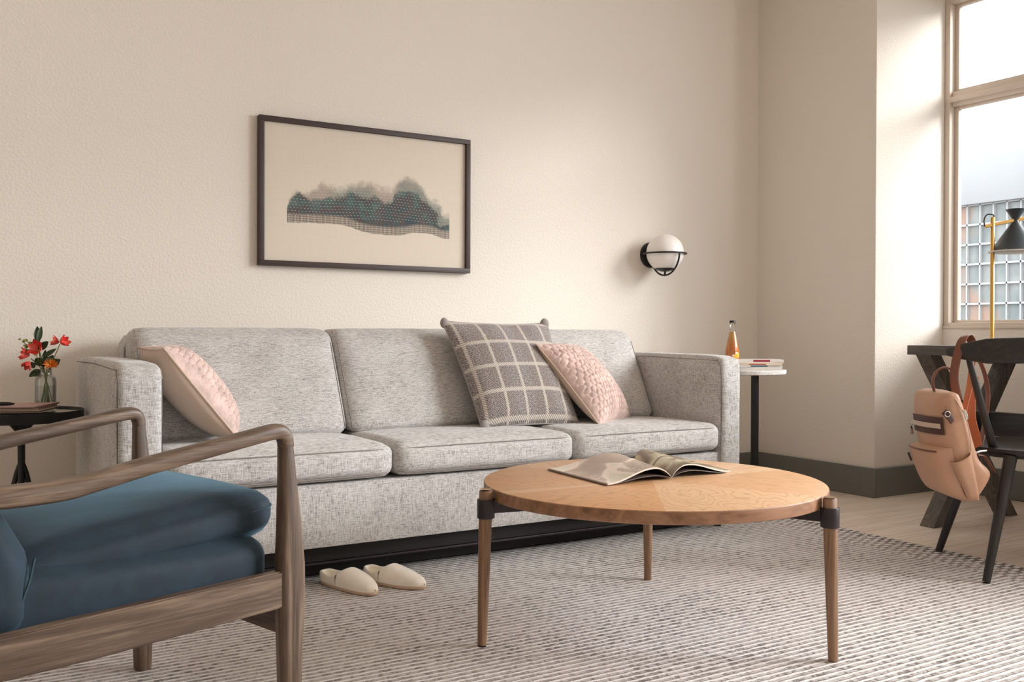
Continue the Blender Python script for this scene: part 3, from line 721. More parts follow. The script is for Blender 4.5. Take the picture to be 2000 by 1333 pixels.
# ------------------------------------------------------------------ slippers
def slipper(loc, rz, label, mirror=1):
    t = thing('slipper', label, 'slipper', loc, rz, None)
    L, W = .272, .046                      # along +x = toe
    def outline(s_):                       # half width and centre offset
        w_ = W*max(0, 1-abs(2*s_-1)**2.7)**.46*(.84+.18*sin(pi*(s_*.95-.08)))
        return w_, mirror*.008*sin(pi*s_*1.1)
    # sole
    rings = []
    for k, (zz, inset) in enumerate(((.0, .006), (.004, .001), (.012, 0), (.015, .003))):
        ring = []
        for i in range(48):
            a = 2*pi*i/48; s_ = .5-.5*cos(a); w_, o_ = outline(s_)
            sgn = 1 if a < pi else -1
            ring.append(V(-L/2+inset+(L-2*inset)*s_, o_+sgn*max(0.0005, w_-inset), zz))
        rings.append(ring)
    MB().rings(rings).make('sole', 'felt_sole', t, 50)
    # upper: cross sections heel to toe, open behind the instep
    def upper(u, v, inner=0):
        s_ = u; w_, o_ = outline(s_); w_ = max(.002, w_-inner*.006)
        htop = np.interp(s_, [0, .05, .3, .42, .5, .62, .8, .93, 1], [.040, .043, .040, .060, .068, .062, .050, .038, .022])-inner*.005
        openw = np.interp(s_, [0, .04, .12, .30, .40, .46, .50], [.0, .62, .84, .82, .55, .30, 0])
        th = pi*v                          # from side to side over the top
        y_ = cos(th); z_ = sin(th)
        # limit so that the top is cut away in the opening
        if openw > 0:
            lim = openw
            if abs(y_) < lim: y_ = math.copysign(lim, y_) if y_ != 0 else lim; 
            z_ = sqrt(max(0, 1-y_*y_))
        base = .013
        flat = z_**.62 if z_ > 0 else 0
        return V(-L/2+.003+(L-.006)*s_, o_+y_*w_*1.0, base+(htop-base)*flat)
    # build as side walls + vamp with thickness through two shells
    def shell(inner):
        def vamp(u, v): return upper(.40+.60*u, v, inner)
        return vamp
    b = MB()
    b.grid(lambda u, v: upper(.42+.58*u, v), 26, 24)
    b.grid(lambda u, v: upper(.42+.50*u, v, 1), 20, 24, flip=True)
    def rim_h(s_): return float(np.interp(s_, [0, .05, .15, .30, .42], [.038, .041, .036, .035, .0455]))
    for sg in (1, -1):
        def wall(u, v, sg=sg):
            s_ = u*.42; w_, o_ = outline(s_); wk = .9+.1*(1-v)
            return V(-L/2+.003+(L-.006)*s_, o_+sg*(w_+.0015*sin(pi*v)), .013+(rim_h(s_)-.013)*v)
        def wall2(u, v, sg=sg):
            s_ = u*.42; w_, o_ = outline(s_); return V(-L/2+.009+(L-.012)*s_, o_+sg*max(0, w_-.007), .013+(rim_h(s_)-.013)*v)
        def lip(u, v, sg=sg): 
            a_, c_ = wall(u, 1, sg), wall2(u, 1, sg); q = a_.lerp(c_, v); q.z += .003*sin(pi*v); return q
        b.grid(wall, 20, 6); b.grid(wall2, 20, 6, flip=True); b.grid(lip, 20, 4)
    b.make('upper', 'felt', t, 80, weld=True)
    rings = []
    for zz in (.0145, .018):
        rings.append([V(-L/2+.008+(L-.016)*(.5-.5*cos(2*pi*i/40)), outline(.5-.5*cos(2*pi*i/40))[1]+(1 if i < 20 else -1)*max(.0005, outline(.5-.5*cos(2*pi*i/40))[0]-.007), zz) for i in range(40)])
    MB().rings(rings).make('insole', 'felt', t, 50)
    return t
slipper((1.145, -1.135, RZ), radians(-71), 'cream felt slipper on the rug, the one nearer the armchair', 1)
slipper((1.300, -1.150, RZ), radians(-68), 'cream felt slipper on the rug, the one nearer the coffee table', -1)

# ------------------------------------------------------------------ small round table left of the sofa
lt = thing('side_table', 'small round black metal side table with mirrored top left of the sofa', 'side table', (.2445, -.5, 0))
TL_ = .580
MB().lathe([(.001, TL_-.012), (.186, TL_-.012), (.186, TL_-.006), (.001, TL_-.006)], 64).make('glass_top', 'mirror_top', lt, 30)
MB().lathe([(.001, TL_-.034), (.1895, TL_-.034), (.1905, TL_-.032), (.1905, TL_), (.187, TL_), (.1865, TL_-.008), (.1865, TL_-.014), (.001, TL_-.014)], 72).make('rim', 'black_metal', lt, 30)
MB().poly([V(-.047, -.01, TL_-.034), V(.047, -.01, TL_-.034), V(.018, -.01, TL_-.072), V(-.018, -.01, TL_-.072)], (0, .02, 0)).poly([V(-.01, -.047, TL_-.034), V(-.01, .047, TL_-.034), V(-.01, .018, TL_-.072), V(-.01, -.018, TL_-.072)], (.02, 0, 0)).make('bracket', 'black_metal', lt)
MB().lathe([(.0115, .39), (.0115, TL_-.06)], 20).make('column', 'black_metal', lt)
for k in range(4):
    a = radians(-32+90*k+20); d = V(cos(a), sin(a), 0)
    MB().sweep(spline([V(0, 0, .40)+d*.004, V(0, 0, .37)+d*.014, V(0, 0, .33)+d*.024, V(0, 0, .2)+d*.062, V(0, 0, .012)+d*.145, V(0, 0, .0)+d*.146], 4), .0085, 10).make('leg', 'black_metal', lt, 60)

# vase with flowers
VZ = TL_-.006; vx, vy = .322, -.45
vs_ = thing('glass_vase', 'clear glass bottle vase half full of water on the black side table', 'vase', (vx, vy, VZ))
prof = [(.001, .001), (.030, .001), (.033, .004), (.0335, .02), (.0335, .100), (.031, .110), (.022, .118), (.0195, .124), (.0195, .138), (.022, .142)]
inn = [(r-.002, h) for r, h in prof[::-1] if h > .004]+[(.001, .006)]
MB().lathe(prof+inn, 40).make('vase_body', 'clear_glass', vs_, 60)
MB().lathe([(.001, .0065), (.0305, .0065), (.031, .082), (.001, .082)], 40).make('water', 'water_glass', vs_, 40)
simple('stem_green', lin(96, 110, 52), .6); simple('leaf_green', lin(48, 66, 34), .5); simple('bud_green', lin(150, 150, 74), .6)
simple('petal_red', lin(222, 62, 54), .5); simple('petal_pink', lin(240, 112, 96), .5); simple('petal_orange', lin(226, 128, 40), .6); simple('leaf_light', lin(120, 134, 80), .5)
fg = V(vx, vy, VZ)
def pxo(px, dz, dy=0):        # offsets across the view in metres
    return V(px*.856+dy*.517, -px*.517+dy*.856, dz)
def stem(pts, r=.0016): return MB().sweep(spline([pxo(*p_) for p_ in pts], 5), r, 6)
def leaf_m(b, base, d, L, W, nrm=(0, -1, .2), bend=.2):
    base = Vector(base); d = Vector(d).normalized(); nn = Vector(nrm); s_ = d.cross(nn).normalized(); nn = s_.cross(d).normalized()
    def f(u, v):
        w_ = W*sin(pi*min(1, u*.96+.03))**.8*(2*v-1)
        return base+d*(L*u)+s_*w_+nn*(-bend*L*u*u+abs(2*v-1)*W*.35)
    b.grid(f, 8, 4)
def flower_thing(nm, label, stem_pts, r=.0016, cat='flower'):
    o = thing(nm, label, cat, fg); stem(stem_pts, r).make('stem', 'stem_green', o, 80); return o
def lily(parent, c, d, R=.024, mt='petal_red', k=6, sp_=.9):
    d = Vector(d).normalized(); a = d.cross(V(0, 0, 1));
    if a.length < .1: a = V(1, 0, 0)
    a.normalize(); b2 = a.cross(d)
    for i in range(k):
        th = 2*pi*i/k+.3; o_ = a*cos(th)+b2*sin(th)
        m_ = MB(); leaf_m(m_, Vector(c)+o_*.002, d*(1.1-.5*sp_)+o_*sp_, R*(1 if i % 2 else .92), R*.30, d, -.35)
        m_.make('petal', mt if i % 3 else 'petal_pink', parent, 80)
# stems converge in the neck
f1 = flower_thing('alstroemeria', 'red alstroemeria bloom facing out at the middle of the bouquet', [(.010, .01), (.002, .09), (-.008, .15), (-.022, .205)])
lily(f1, pxo(-.022, .207), pxo(-.1, .25, -.9), .038, sp_=1.1)
f2 = flower_thing('alstroemeria', 'pair of red alstroemeria blooms on a long stem leaning right from the vase', [(-.016, .02), (.000, .10), (.016, .15), (.036, .195), (.048, .225)])
lily(f2, pxo(.050, .228), pxo(.9, .35, -.3), .032); lily(f2, pxo(.046, .230), pxo(-.8, .3, -.3), .028)
f3 = flower_thing('alstroemeria', 'drooping red alstroemeria blooms at the left side of the bouquet', [(.012, .015), (.003, .10), (-.018, .145), (-.050, .175)])
lily(f3, pxo(-.054, .186), pxo(-.7, .2, -.5), .034); lily(f3, pxo(-.055, .165), pxo(-.2, -.7, -.5), .030)
f4 = flower_thing('gerbera', 'orange spiky flower low at the vase neck', [(.004, .02), (.004, .11), (.018, .145)])
for i in range(26):
    th = 2*pi*i/26*5; rr = .6+.4*(i % 3)/2
    m_ = MB(); leaf_m(m_, pxo(.022, .150), pxo(.25, .35, -.6)+pxo(cos(th)*1.1*rr, sin(th)*.55*rr, 0), .032, .0022, (0, -1, .3), .1); m_.make('petal', 'petal_orange', f4, 80)
f5 = flower_thing('leaf_sprig', 'sprig of dark green leaves rising highest from the vase', [(.006, .01), (.000, .10), (-.018, .17), (-.026, .232), (-.029, .262)], .0015, 'foliage')
b = MB()
for (p_, d, L, W) in (((-.028, .225), (.0, 1), .060, .012), ((-.028, .228), (.25, 1), .058, .009), ((-.028, .222), (-1, .25), .03, .007), ((-.024, .205), (.9, .8), .042, .012), ((-.010, .18), (1, .65), .052, .008), ((-.006, .15), (.1, 1), .055, .009)):
    leaf_m(b, pxo(*p_), pxo(*d), L, W)
b.make('leaves', 'leaf_green', f5, 80)
f6 = flower_thing('filler_sprig', 'sprig of tiny yellow green buds at the upper left of the bouquet', [(.010, .02), (.003, .10), (-.020, .16), (-.045, .205), (-.078, .232)], .0012, 'foliage')
b = MB()
for i in range(44):
    t_2 = random.random(); px_ = -.028-.052*t_2+random.uniform(-.008, .008); pz = .200+.030*t_2+random.uniform(-.014, .016)
    bmesh.ops.create_icosphere(b.bm, subdivisions=1, radius=.0040, matrix=Matrix.Translation(pxo(px_, pz, random.uniform(-.01, .01))) @ Matrix.Diagonal((1.5, .8, 1, 1)))
b.make('buds', 'bud_green', f6, 80)
f7 = flower_thing('leaf_sprig', 'cluster of round green leaves around the vase neck', [(-.014, .02), (.002, .10), (-.010, .15)], .0016, 'foliage')
b = MB(); b2 = MB()
for (p_, d, L, W) in (((-.006, .150), (-.55, .5), .040, .016), ((-.006, .145), (.1, 1), .048, .011), ((.004, .145), (.5, 1), .046, .016), ((.012, .15), (1, .6), .042, .014), ((-.008, .130), (-1, -.15), .050, .013), ((-.04, .142), (-.4, .9), .024, .010), ((-.030, .13), (-1, -.6), .034, .007)):
    leaf_m(b, pxo(*p_), pxo(*d), L, W)
leaf_m(b2, pxo(.006, .143), pxo(.25, 1), .040, .013); b2.make('pale_leaf', 'leaf_light', f7, 80)
b.make('leaves', 'leaf_green', f7, 80)
f8 = flower_thing('stem_bundle', 'bare green stems crossing inside the vase', [(-.004, .008), (.000, .07), (.004, .14)], .0022, 'foliage')
stem([(.014, .012), (.004, .08), (-.006, .13)], .0024).make('stem', 'stem_green', f8, 80); stem([(.022, .03), (.006, .09), (-.012, .14)], .0014).make('stem', 'stem_green', f8, 80)

# papers and pen on that table
def sheet_stack(nm, label, cat, loc, rz, sx, sy, k, mats, h=.0016, jit=.006, curl=0):
    t = thing(nm, label, cat, loc, rz); rs = random.Random(int(abs(loc[0])*1e4)+k)
    for i in range(k):
        a = rs.uniform(-.05, .05); ox, oy = rs.uniform(-jit, jit), rs.uniform(-jit, jit)
        def f(u, v, i=i, dz=0):
            x_ = (u-.5)*sx; y_ = (v-.5)*sy
            return V(x_*cos(a)-y_*sin(a)+ox, x_*sin(a)+y_*cos(a)+oy, i*h*1.05+dz+curl*(.25+.75*i/k)*abs(2*u-1)**2.2*(.6+.4*v))
        b = MB().grid(lambda u, v: f(u, v, dz=h), 14, 10).grid(lambda u, v: f(u, v), 14, 10, flip=True)
        for e in (0, 1):
            b.grid(lambda s_, t_: f(e, s_).lerp(f(e, s_, dz=h), t_), 10, 1); b.grid(lambda s_, t_: f(s_, e).lerp(f(s_, e, dz=h), t_), 14, 1)
        b.make('sheet', mats[i % len(mats)], t, 50, weld=True)
    return t
simple('print_pink', lin(186, 150, 142), .6); simple('print_tan', lin(200, 180, 160), .6); simple('print_plum', lin(112, 84, 86), .6)
sheet_stack('magazine_pile', 'loose pile of pinkish magazines on the black side table', 'magazines', (.205, -.525, TL_+.0005), radians(-24), .25, .20, 7, ['print_tan', 'print_plum', 'paper_warm', 'print_pink', 'print_tan', 'print_plum', 'print_pink'], .0028, .006, .003)
pen = MB().sweep([(-.07, 0, 0), (-.066, 0, 0), (.05, 0, 0), (.062, 0, 0), (.072, 0, 0)], [.003, .0062, .0062, .005, .0015], 14)
pen = pen.make('marker_pen', 'black_metal', None, 60); pen.location = (.150, -.60, TL_+.0303); pen.rotation_euler = (0, 0, radians(-22))
props(pen, 'thick black pen lying on the magazines on the left side table', 'pen')

# ------------------------------------------------------------------ round marble table right of the sofa
rx, ry = 3.575, -.44; RT = .658
rtb = thing('side_table', 'small white stone topped table with black post right of the sofa', 'side table', (rx, ry, 0))
MB().lathe([(.001, RT-.024), (.212, RT-.024), (.220, RT-.020), (.222, RT-.004), (.219, RT), (.001, RT)], 72, (0.0, 0, 0)).make('table_top', 'marble', rtb, 30)
MB().lathe([(.0205, .012), (.0205, RT-.024)], 28, (.112, .02, 0)).make('post', 'black_metal', rtb)
MB().lathe([(.001, 0), (.168, 0), (.17, .003), (.17, .009), (.166, .012), (.001, .012)], 64, (.0, 0, 0)).make('foot_plate', 'black_metal', rtb)

# books
bk_cols = [('book_white', lin(228, 224, 218)), ('book_teal', lin(36, 104, 120)), ('book_rust', lin(190, 96, 66)), ('book_cream', lin(226, 212, 196)), ('book_maroon', lin(150, 40, 60))]
for k_, c_ in bk_cols: simple(k_, c_, .5)
simple('book_gray', lin(206, 203, 200), .5)
specs = [('book_white', None, .0145, 'white magazine with plain spine at the bottom of the stack on the stone table'),
         ('book_gray', 'book_teal', .0085, 'magazine with a teal spine band second from the bottom of the stack'),
         ('book_cream', 'book_rust', .0085, 'magazine with a rust orange spine band in the middle of the stack'),
         ('book_cream', None, .0065, 'thin cream magazine fourth from the bottom of the stack'),
         ('book_white', 'book_maroon', .0125, 'white magazine with a maroon spine band on top of the stack on the stone table')]
zc = RT+.0004
for i, (cm, bc, th, lb) in enumerate(specs):
    a = radians(-31+(-3, 2, -2, 3, 0)[i]); ox = (.0, -.003, -.004, .002, .006)[i]
    o = thing('magazine', lb, 'magazine', (3.622+ox, -.485, zc), a, 'magazines stacked on the stone side table')
    W_, D_ = .118, .085
    MB().box(-W_, W_, -D_, D_, 0, .001).box(-W_, W_, -D_, D_, th-.001, th).box(-W_, W_, -D_-.001, -D_, 0, th, .0003, 1).make('cover', cm, o)
    MB().box(-W_+.001, W_-.001, -D_, D_-.001, .001, th-.001).make('pages', 'paper', o)
    if bc: MB().box(-.042+ox, .043+ox, -D_-.0016, -D_-.0009, .0012, th-.0012).make('spine_band', bc, o)
    zc += th+.0004

# bottle
bx_, by_ = 3.515, -.43
bt = thing('soda_bottle', 'orange soda in a clear glass bottle with dark cap beside the right sofa arm', 'bottle', (bx_, by_, RT))
outer = [(.001, .0), (.030, .0), (.034, .004), (.0345, .03), (.0325, .045), (.0335, .062), (.0350, .090), (.0335, .105), (.030, .125), (.024, .155), (.0175, .185), (.0145, .205), (.0135, .235), (.0150, .237), (.0150, .243), (.013, .244)]
MB().lathe(outer, 40).make('bottle_glass', 'clear_glass', bt, 60)
liq = [(r-.0018, h+.002) for r, h in outer if h <= .186 and r > .01]
MB().lathe([(.001, .003)]+liq+[(.0145, .194), (.001, .194)], 40).make('soda', 'soda', bt, 60)
MB().lathe([(.001, .252), (.0130, .252), (.0152, .249), (.0162, .241), (.0150, .240), (.001, .244)], 24).make('cap', 'black_metal', bt)
def label_patch(b, th0, th1, z0, z1, r_of, n_=10, round_=False):
    def f(u, v):
        if round_:
            a_, b_ = 2*u-1, 2*v-1
            k_ = max(abs(a_), abs(b_)); l_ = hypot(a_, b_)
            if l_ > 0: a_, b_ = a_*k_/l_, b_*k_/l_
            u, v = .5+.5*a_, .5+.5*b_
        t_2 = th0+(th1-th0)*u; z_ = z0+(z1-z0)*v; r_ = r_of(z_)
        return V(r_*cos(t_2), r_*sin(t_2), z_)
    b.grid(f, n_, n_)
ro = lambda z_: float(np.interp(z_, [h for r, h in outer[3:13]], [r for r, h in outer[3:13]]))
fa = -pi/2-.62+.75
b = MB(); label_patch(b, fa-.75, fa+.75, .040, .088, lambda z_: ro(z_)+.0006, 12, True); b.make('label', 'label_yellow', bt, 80)
b = MB()
for i in range(5):
    label_patch(b, fa-.45+i*.20, fa-.45+i*.20+.10, .047, .062, lambda z_: ro(z_)+.0010, 3)
b.make('label_lettering', 'label_ink', bt, 80)
b = MB(); label_patch(b, fa-.95, fa-.55, .066, .078, lambda z_: ro(z_)+.0011, 5, True); label_patch(b, fa-.5, fa+.0, .080, .091, lambda z_: ro(z_)+.0011, 5, True); label_patch(b, fa-1.1, fa-.9, .050, .060, lambda z_: ro(z_)+.0011, 4, True)
b.make('label_highlight', 'label_white', bt, 80)

# ------------------------------------------------------------------ armchair (front left)
NLg = V(.615, -2.167, RZ); FA = atan2(.287, .956)
ac = thing('armchair', 'blue velvet armchair with weathered brown wooden frame on the rug', 'armchair', NLg, FA)
AW = .618
def aleg(l):
    rings = []
    for z_, fb, ff, hl in ((0, -.018, .016, .016), (.004, -.020, .018, .018), (.20, -.027, .026, .019), (.30, -.030, .031, .020), (.36, -.030, .030, .020), (.45, -.027, .021, .018), (.54, -.025, .010, .016), (.595, -.0245, .003, .0155), (.606, -.0235, .001, .015)):
        ring = []
        for j in range(20):
            th = 2*pi*(j+.5)/20; c_, s_ = cos(th), sin(th); e = 2/3.2
            ring.append(V((fb+ff)/2+(ff-fb)/2*math.copysign(abs(c_)**e, c_), l+hl*math.copysign(abs(s_)**e, s_), z_))
        rings.append(ring)
    MB().rings(rings).make('leg', 'chair_wood_z', ac, 50)
def aarm(l, sgn):
    pts = [(-.0105, 0, .590), (-.0115, 0, .612), (-.020, 0, .6275), (-.040, 0, .632), (-.10, 0, .623), (-.20, 0, .607), (-.30, 0, .591), (-.40, 0, .573), (-.45, 0, .566), (-.52, 0, .564), (-.60, 0, .566), (-.68, 0, .572), (-.76, 0, .585)]
    sz = [(.0158, .0136), (.0165, .0142), (.0178, .0152), (.019, .0155), (.021, .015), (.021, .0155), (.022, .016), (.0235, .017), (.026, .0185), (.028, .0185), (.028, .018), (.026, .016), (.020, .012)]
    P_ = spline([V(a_, l+sgn*(0 if a_ > -.4 else .0), c_) for a_, _, c_ in pts], 4)
    S_ = []
    for i in range(len(sz)-1):
        for k in range(4): S_.append(tuple(sz[i][q]*(1-k/4)+sz[i+1][q]*k/4 for q in (0, 1)))
    S_.append(sz[-1])
    MB().sweep(P_, S_, 18, 3.0).make('armrest', 'chair_wood_x', ac, 60)
for l, sgn in ((0, -1), (AW, 1)):
    aleg(l); aarm(l, sgn)
    # side rail
    b = MB()
    b.poly([V(-.024, l-.013, .279), V(-.024, l-.013, .352), V(-.40, l-.013, .346), V(-.74, l-.013, .340), V(-.76, l-.013, .300), V(-.74, l-.013, .272), V(-.4, l-.013, .270)][::-1], (0, .026, 0))
    bmesh.ops.bevel(b.bm, geom=list(b.bm.edges), offset=.003, segments=2, affect='EDGES'); b.make('side_rail', 'chair_wood_x', ac, 50)
    # raked rear leg, rising behind the arm
    MB().sweep(spline([(-.84, l, 0), (-.80, l, .12), (-.735, l, .30), (-.74, l, .45), (-.775, l, .60)], 4), [(.016, .018)]*17, 14, 3, up=(0, 1, 0)).make('leg', 'chair_wood_z', ac, 60)
b = MB(); b.poly([V(-.004, .012, .225), V(-.004, AW-.012, .225), V(-.004, AW-.012, .33), V(-.004, .012, .33)], (-.022, 0, 0)); b.make('front_rail', 'chair_wood_y', ac)
MB().box(-.755, -.735, .02, AW-.02, .285, .335, .003).make('rear_rail', 'chair_wood_y', ac)
# upholstered shell: seat deck with rolled edge, sagging underneath towards the back
def hull(q):
    q = q.copy(); u = (q.x+.27)/.54           # 0 rear .. 1 front
    if q.z > 0: q.z += .022*(1-u)-.02*max(0, 1-abs(q.y)/.2)*.6
    else: q.z -= (.050*(1-u)**1.0+.0)*max(0, 1-(abs(q.y)/.29)**3)
    return q
rbox(-.300, AW/2, .345, .282, .279, .072, .045, (.0, .012, .012), n=16, fn=hull).make('seat_deck', 'blue_velvet', ac, 80)
def seatc(q):
    q = q.copy(); q.z += .055*(q.x/.54); return q
cu = rbox(-.255, AW/2-.002, .434, .262, .252, .042, .036, (.006, .006, .026), n=20, fn=seatc).make('seat_cushion', 'blue_velvet', ac, 80)
def loop_pts(hx, hy, zoff, rr=.036):
    pts = []
    for (cx, cy, a0) in ((hx-rr, hy-rr, 0), (-hx+rr, hy-rr, pi/2), (-hx+rr, -hy+rr, pi), (hx-rr, -hy+rr, 1.5*pi)):
        for k in range(6): a = a0+pi/2*k/5; pts.append((cx+rr*cos(a), cy+rr*sin(a)))
    return [V(-.255+x_, AW/2-.002+y_, .434+zoff+.055*(x_/.54)) for x_, y_ in pts]
MB().sweep(loop_pts(.2625, .2535, .012), .0022, 6, closed=True).make('piping', 'blue_seam', cu, 80)
# back rest leaning backwards
def lean2(q):
    q = q.copy(); q.x += -.55*max(0, q.z+.17)-(.02*(q.y/.28)**2); return q
bk = rbox(-.545, AW/2, .620, .068, .302, .290, .034, (.018, .004, .006), n=18, fn=lean2).make('backrest', 'blue_velvet', ac, 80)
MB().sweep([(-.486, .028, .452), (-.497, .0185, .42), (-.510, .0165, .385), (-.522, .0175, .35)], .0022, 6).make('piping', 'blue_seam', bk, 80)

# ------------------------------------------------------------------ desk by the window
dk = thing('desk', 'dark grey wooden desk on crossed trestle legs below the window', 'desk', (4.0, -1.36, 0))
def lp(x_, y_, z_): return V(x_-4.0, y_+1.36, z_)
b = MB().box(3.655-4.0, 4.655-4.0, -1.75, 0, .752, .793, .002); b.make('desk_top', 'desk_wood_y', dk)
def beam(a, b_, w2, d2, nm, mt, parent):
    a, b_ = Vector(a), Vector(b_); t = (b_-a).normalized(); yv = V(0, 1, 0); s_ = t.cross(yv).normalized()
    rings = [[p_+s_*w2*i+yv*d2*j for i, j in ((-1, -1), (1, -1), (1, 1), (-1, 1))] for p_ in (a, b_)]
    # horizontal cut ends
    for ring, zt_ in ((rings[0], a.z), (rings[1], b_.z)):
        for q in ring:
            k = (zt_-q.z)/t.z; q += t*k
    return MB().rings(rings).make(nm, mt, parent)
for yy, yo in ((-1.43, 0), (-2.93, 0)):
    y_ = yy+1.36
    b1 = beam((4.285-4.0, y_, 0), (3.705-4.0, y_, .752), .030, .035, 'trestle_leg', 'desk_wood_z', dk)
    b2 = beam((3.735-4.0, y_-.001, 0), (4.300-4.0, y_-.001, .752), .030, .034, 'trestle_leg', 'desk_wood_z', dk)
MB().box(4.00-4.0-.022, 4.00-4.0+.022, -2.93+1.36+.02, -1.43+1.36-.02, .395, .50, .003).make('stretcher', 'black_wood_y', dk)

# desk lamp
lx_, ly_ = 4.2, -1.41
lm = thing('desk_lamp', 'brass desk lamp with a dark cone shade standing on the desk', 'lamp', (lx_, ly_, .793))
MB().lathe([(.001, 0), (.075, 0), (.078, .004), (.076, .012), (.001, .014)], 40, (0, 0, 0)).make('lamp_base', 'brass', lm)
MB().lathe([(.0095, .012), (.0095, .588), (.006, .594)], 20).make('pole', 'brass', lm)
bar_d = V(.517*.35, -1, 0).normalized()
ux = V(rt.x, rt.y, 0).normalized()
P0 = V(0, 0, .558); P1 = P0-ux*.036+V(0, 0, -.008); P2 = P0+ux*.165+V(0, 0, .034)
MB().sweep([P1, P0, P2], (.0065, .0085), 12, 4).make('cross_bar', 'brass', lm)
MB().sweep(spline([P1+V(0, 0, .0), P1+V(0, 0, .03)-ux*.004, P1+V(0, 0, .055)+ux*.010, P0+V(0, 0, .045)+ux*.004, P0+V(0, 0, .03)], 6), .003, 8, up=tuple(fw)).make('cable', 'black_metal', lm, 80)
cS = P0+ux*.106
MB().lathe([(.115, -.135), (.112, -.134), (.012, .010), (.0125, .016), (.043, .064), (.0415, .064), (.010, .020), (.010, .006), (.108, -.132)], 48, (cS.x, cS.y, cS.z+.008)).make('shade', 'shade_metal', lm, 40)
MB().lathe([(.1135, -.1365), (.1155, -.1345), (.1155, -.129), (.1115, -.1335)], 48, (cS.x, cS.y, cS.z+.008)).make('shade_rim', 'white_enamel', lm, 60)

# ------------------------------------------------------------------ dining chair (black) ; local x = facing, y = left
CN = V(3.008, -2.147, RZ); CA = atan2(.8, .6)
dc = thing('dining_chair', 'black wooden spindle chair standing half on the rug by the desk, backpack hung on it', 'chair', CN, CA)
def cl_(f, r_, z_): return V(f, -r_, z_-RZ)
# seat outline: rounded at the rear
pts = []
for i in range(64):
    th = 2*pi*i/64; c_, s_ = cos(th), sin(th)
    e = .62 if c_ > 0 else .80
    pts.append((.262+.232*math.copysign(abs(c_)**e, c_), .262+.238*math.copysign(abs(s_)**.72, s_)))
rings = []
for z_, k in ((.416, .90), (.418, .94), (.428, .985), (.440, 1.0), (.447, .995), (.4505, .97), (.4485, .90), (.443, .6), (.441, .25), (.441, .02)):
    rings.append([cl_(.262+(f-.262)*k, .262+(r_-.262)*k, z_) for f, r_ in pts])
MB().rings(rings).make('seat', 'black_wood_x', dc, 50)
for (f0, r0_, f1, r1) in ((.0, .0, .075, .105), (.462, .0, .40, .110), (.0, .525, .075, .420), (.462, .525, .40, .415)):
    zg = 0 if (CN.x+f0*.6+r0_*.8) > 3.33 else RZ
    MB().sweep([cl_(f0, r0_, zg), cl_(f0, r0_, zg+.003), cl_((f0+f1)/2, (r0_+r1)/2, .22), cl_(f1, r1, .425)], [.0118, .0128, .0175, .0215], 18).make('leg', 'black_wood_z', dc, 60)
# crest rail, bent
cr = []; szs = []
for i in range(33):
    t_2 = i/32; r_ = -.085+.695*t_2; w_ = 1-(2*t_2-1)**2
    f = .125-.215*w_**.8
    zc_ = .792+.0*w_; hh_ = .014+.029*min(1, w_*2.2)**.8
    cr.append(cl_(f, r_, zc_-.012*(1-w_)+.0)); szs.append((.010+.003*w_, hh_))
MB().sweep(cr, szs, 18, 2.6).make('crest_rail', 'black_wood_y', dc, 60)
for (f0, r0_, f1, r1, ra, rb) in ((.150, .080, .075, -.040, .0150, .0105), (.150, .445, .075, .565, .0150, .0105), (.045, .185, -.055, .170, .008, .007), (.045, .34, -.055, .355, .008, .007)):
    MB().sweep([cl_(f0, r0_, .436), cl_((f0+f1)/2, (r0_+r1)/2, .60), cl_(f1, r1, .785)], [ra, (ra+rb)/2, rb], 14).make('back_post', 'black_wood_z', dc, 60)

# ------------------------------------------------------------------ backpack hung on the chair; local x = camera right, y = away, z = up
BD = 3.17
BO = V(0, -4.0544, .84)+V(fw.x, fw.y, 0).normalized()*BD
BA = -YAW
def bp(px, py):   # photo-derived measures reduced to metres in the near side plane of the bag
    return ((px-1000)/FPX*BD, -(py-653)/FPX*BD+.84)
cx0, cz0 = bp(1870, 715)
org = BO+V(cos(BA), sin(BA), 0)*cx0; org.z = 0
bag = thing('backpack', 'tan leather backpack with zip pockets hanging by its strap from the black chair', 'backpack', (org.x, org.y, cz0), BA)
def B2(px, py): a_, z_ = bp(px, py); return a_-cx0, z_-cz0
front = [(1868, 764), (1850, 772), (1846, 790), (1850, 830), (1857, 870), (1864, 905), (1872, 940), (1882, 968), (1896, 984)]
backl = [(1868, 764), (1882, 771), (1892, 790), (1905, 830), (1917, 870), (1928, 900), (1950, 922), (1946, 942), (1916, 984)]
F_ = spline([V(*B2(*q), 0) for q in front], 4); Bk = spline([V(*B2(*q), 0) for q in backl], 4)
rings = []; NB = len(F_)
for i in range(NB):
    t_2 = i/(NB-1); f, k = F_[i], Bk[i]
    wid = .128*min(1, (t_2*9+.02))**.42 if t_2 < .2 else .128
    wid *= (1-.10*max(0, t_2-.75)/.25)
    if i == NB-1: wid *= .8
    cxm, czm = (f.x+k.x)/2, (f.y+k.y)/2; dx, dz = (k.x-f.x)/2, (k.y-f.y)/2
    if i == 0: dx, dz = .004, 0
    ring = []
    for j in range(40):
        th = 2*pi*(j+.5)/40; c_, s_ = cos(th), sin(th); e = 2/3.6
        a_ = math.copysign(abs(c_)**e, c_); b_ = math.copysign(abs(s_)**e, s_)
        y_ = .135+b_*wid
        bul = -.030*max(0, -a_)*(1-abs(b_)**2)*sin(pi*min(1, t_2*1.02))-.0
        ring.append(V(cxm+a_*dx+bul, y_, czm+a_*dz))
    rings.append(ring)
body_ = MB().rings(rings).make('body', 'bag_leather', bag, 60)
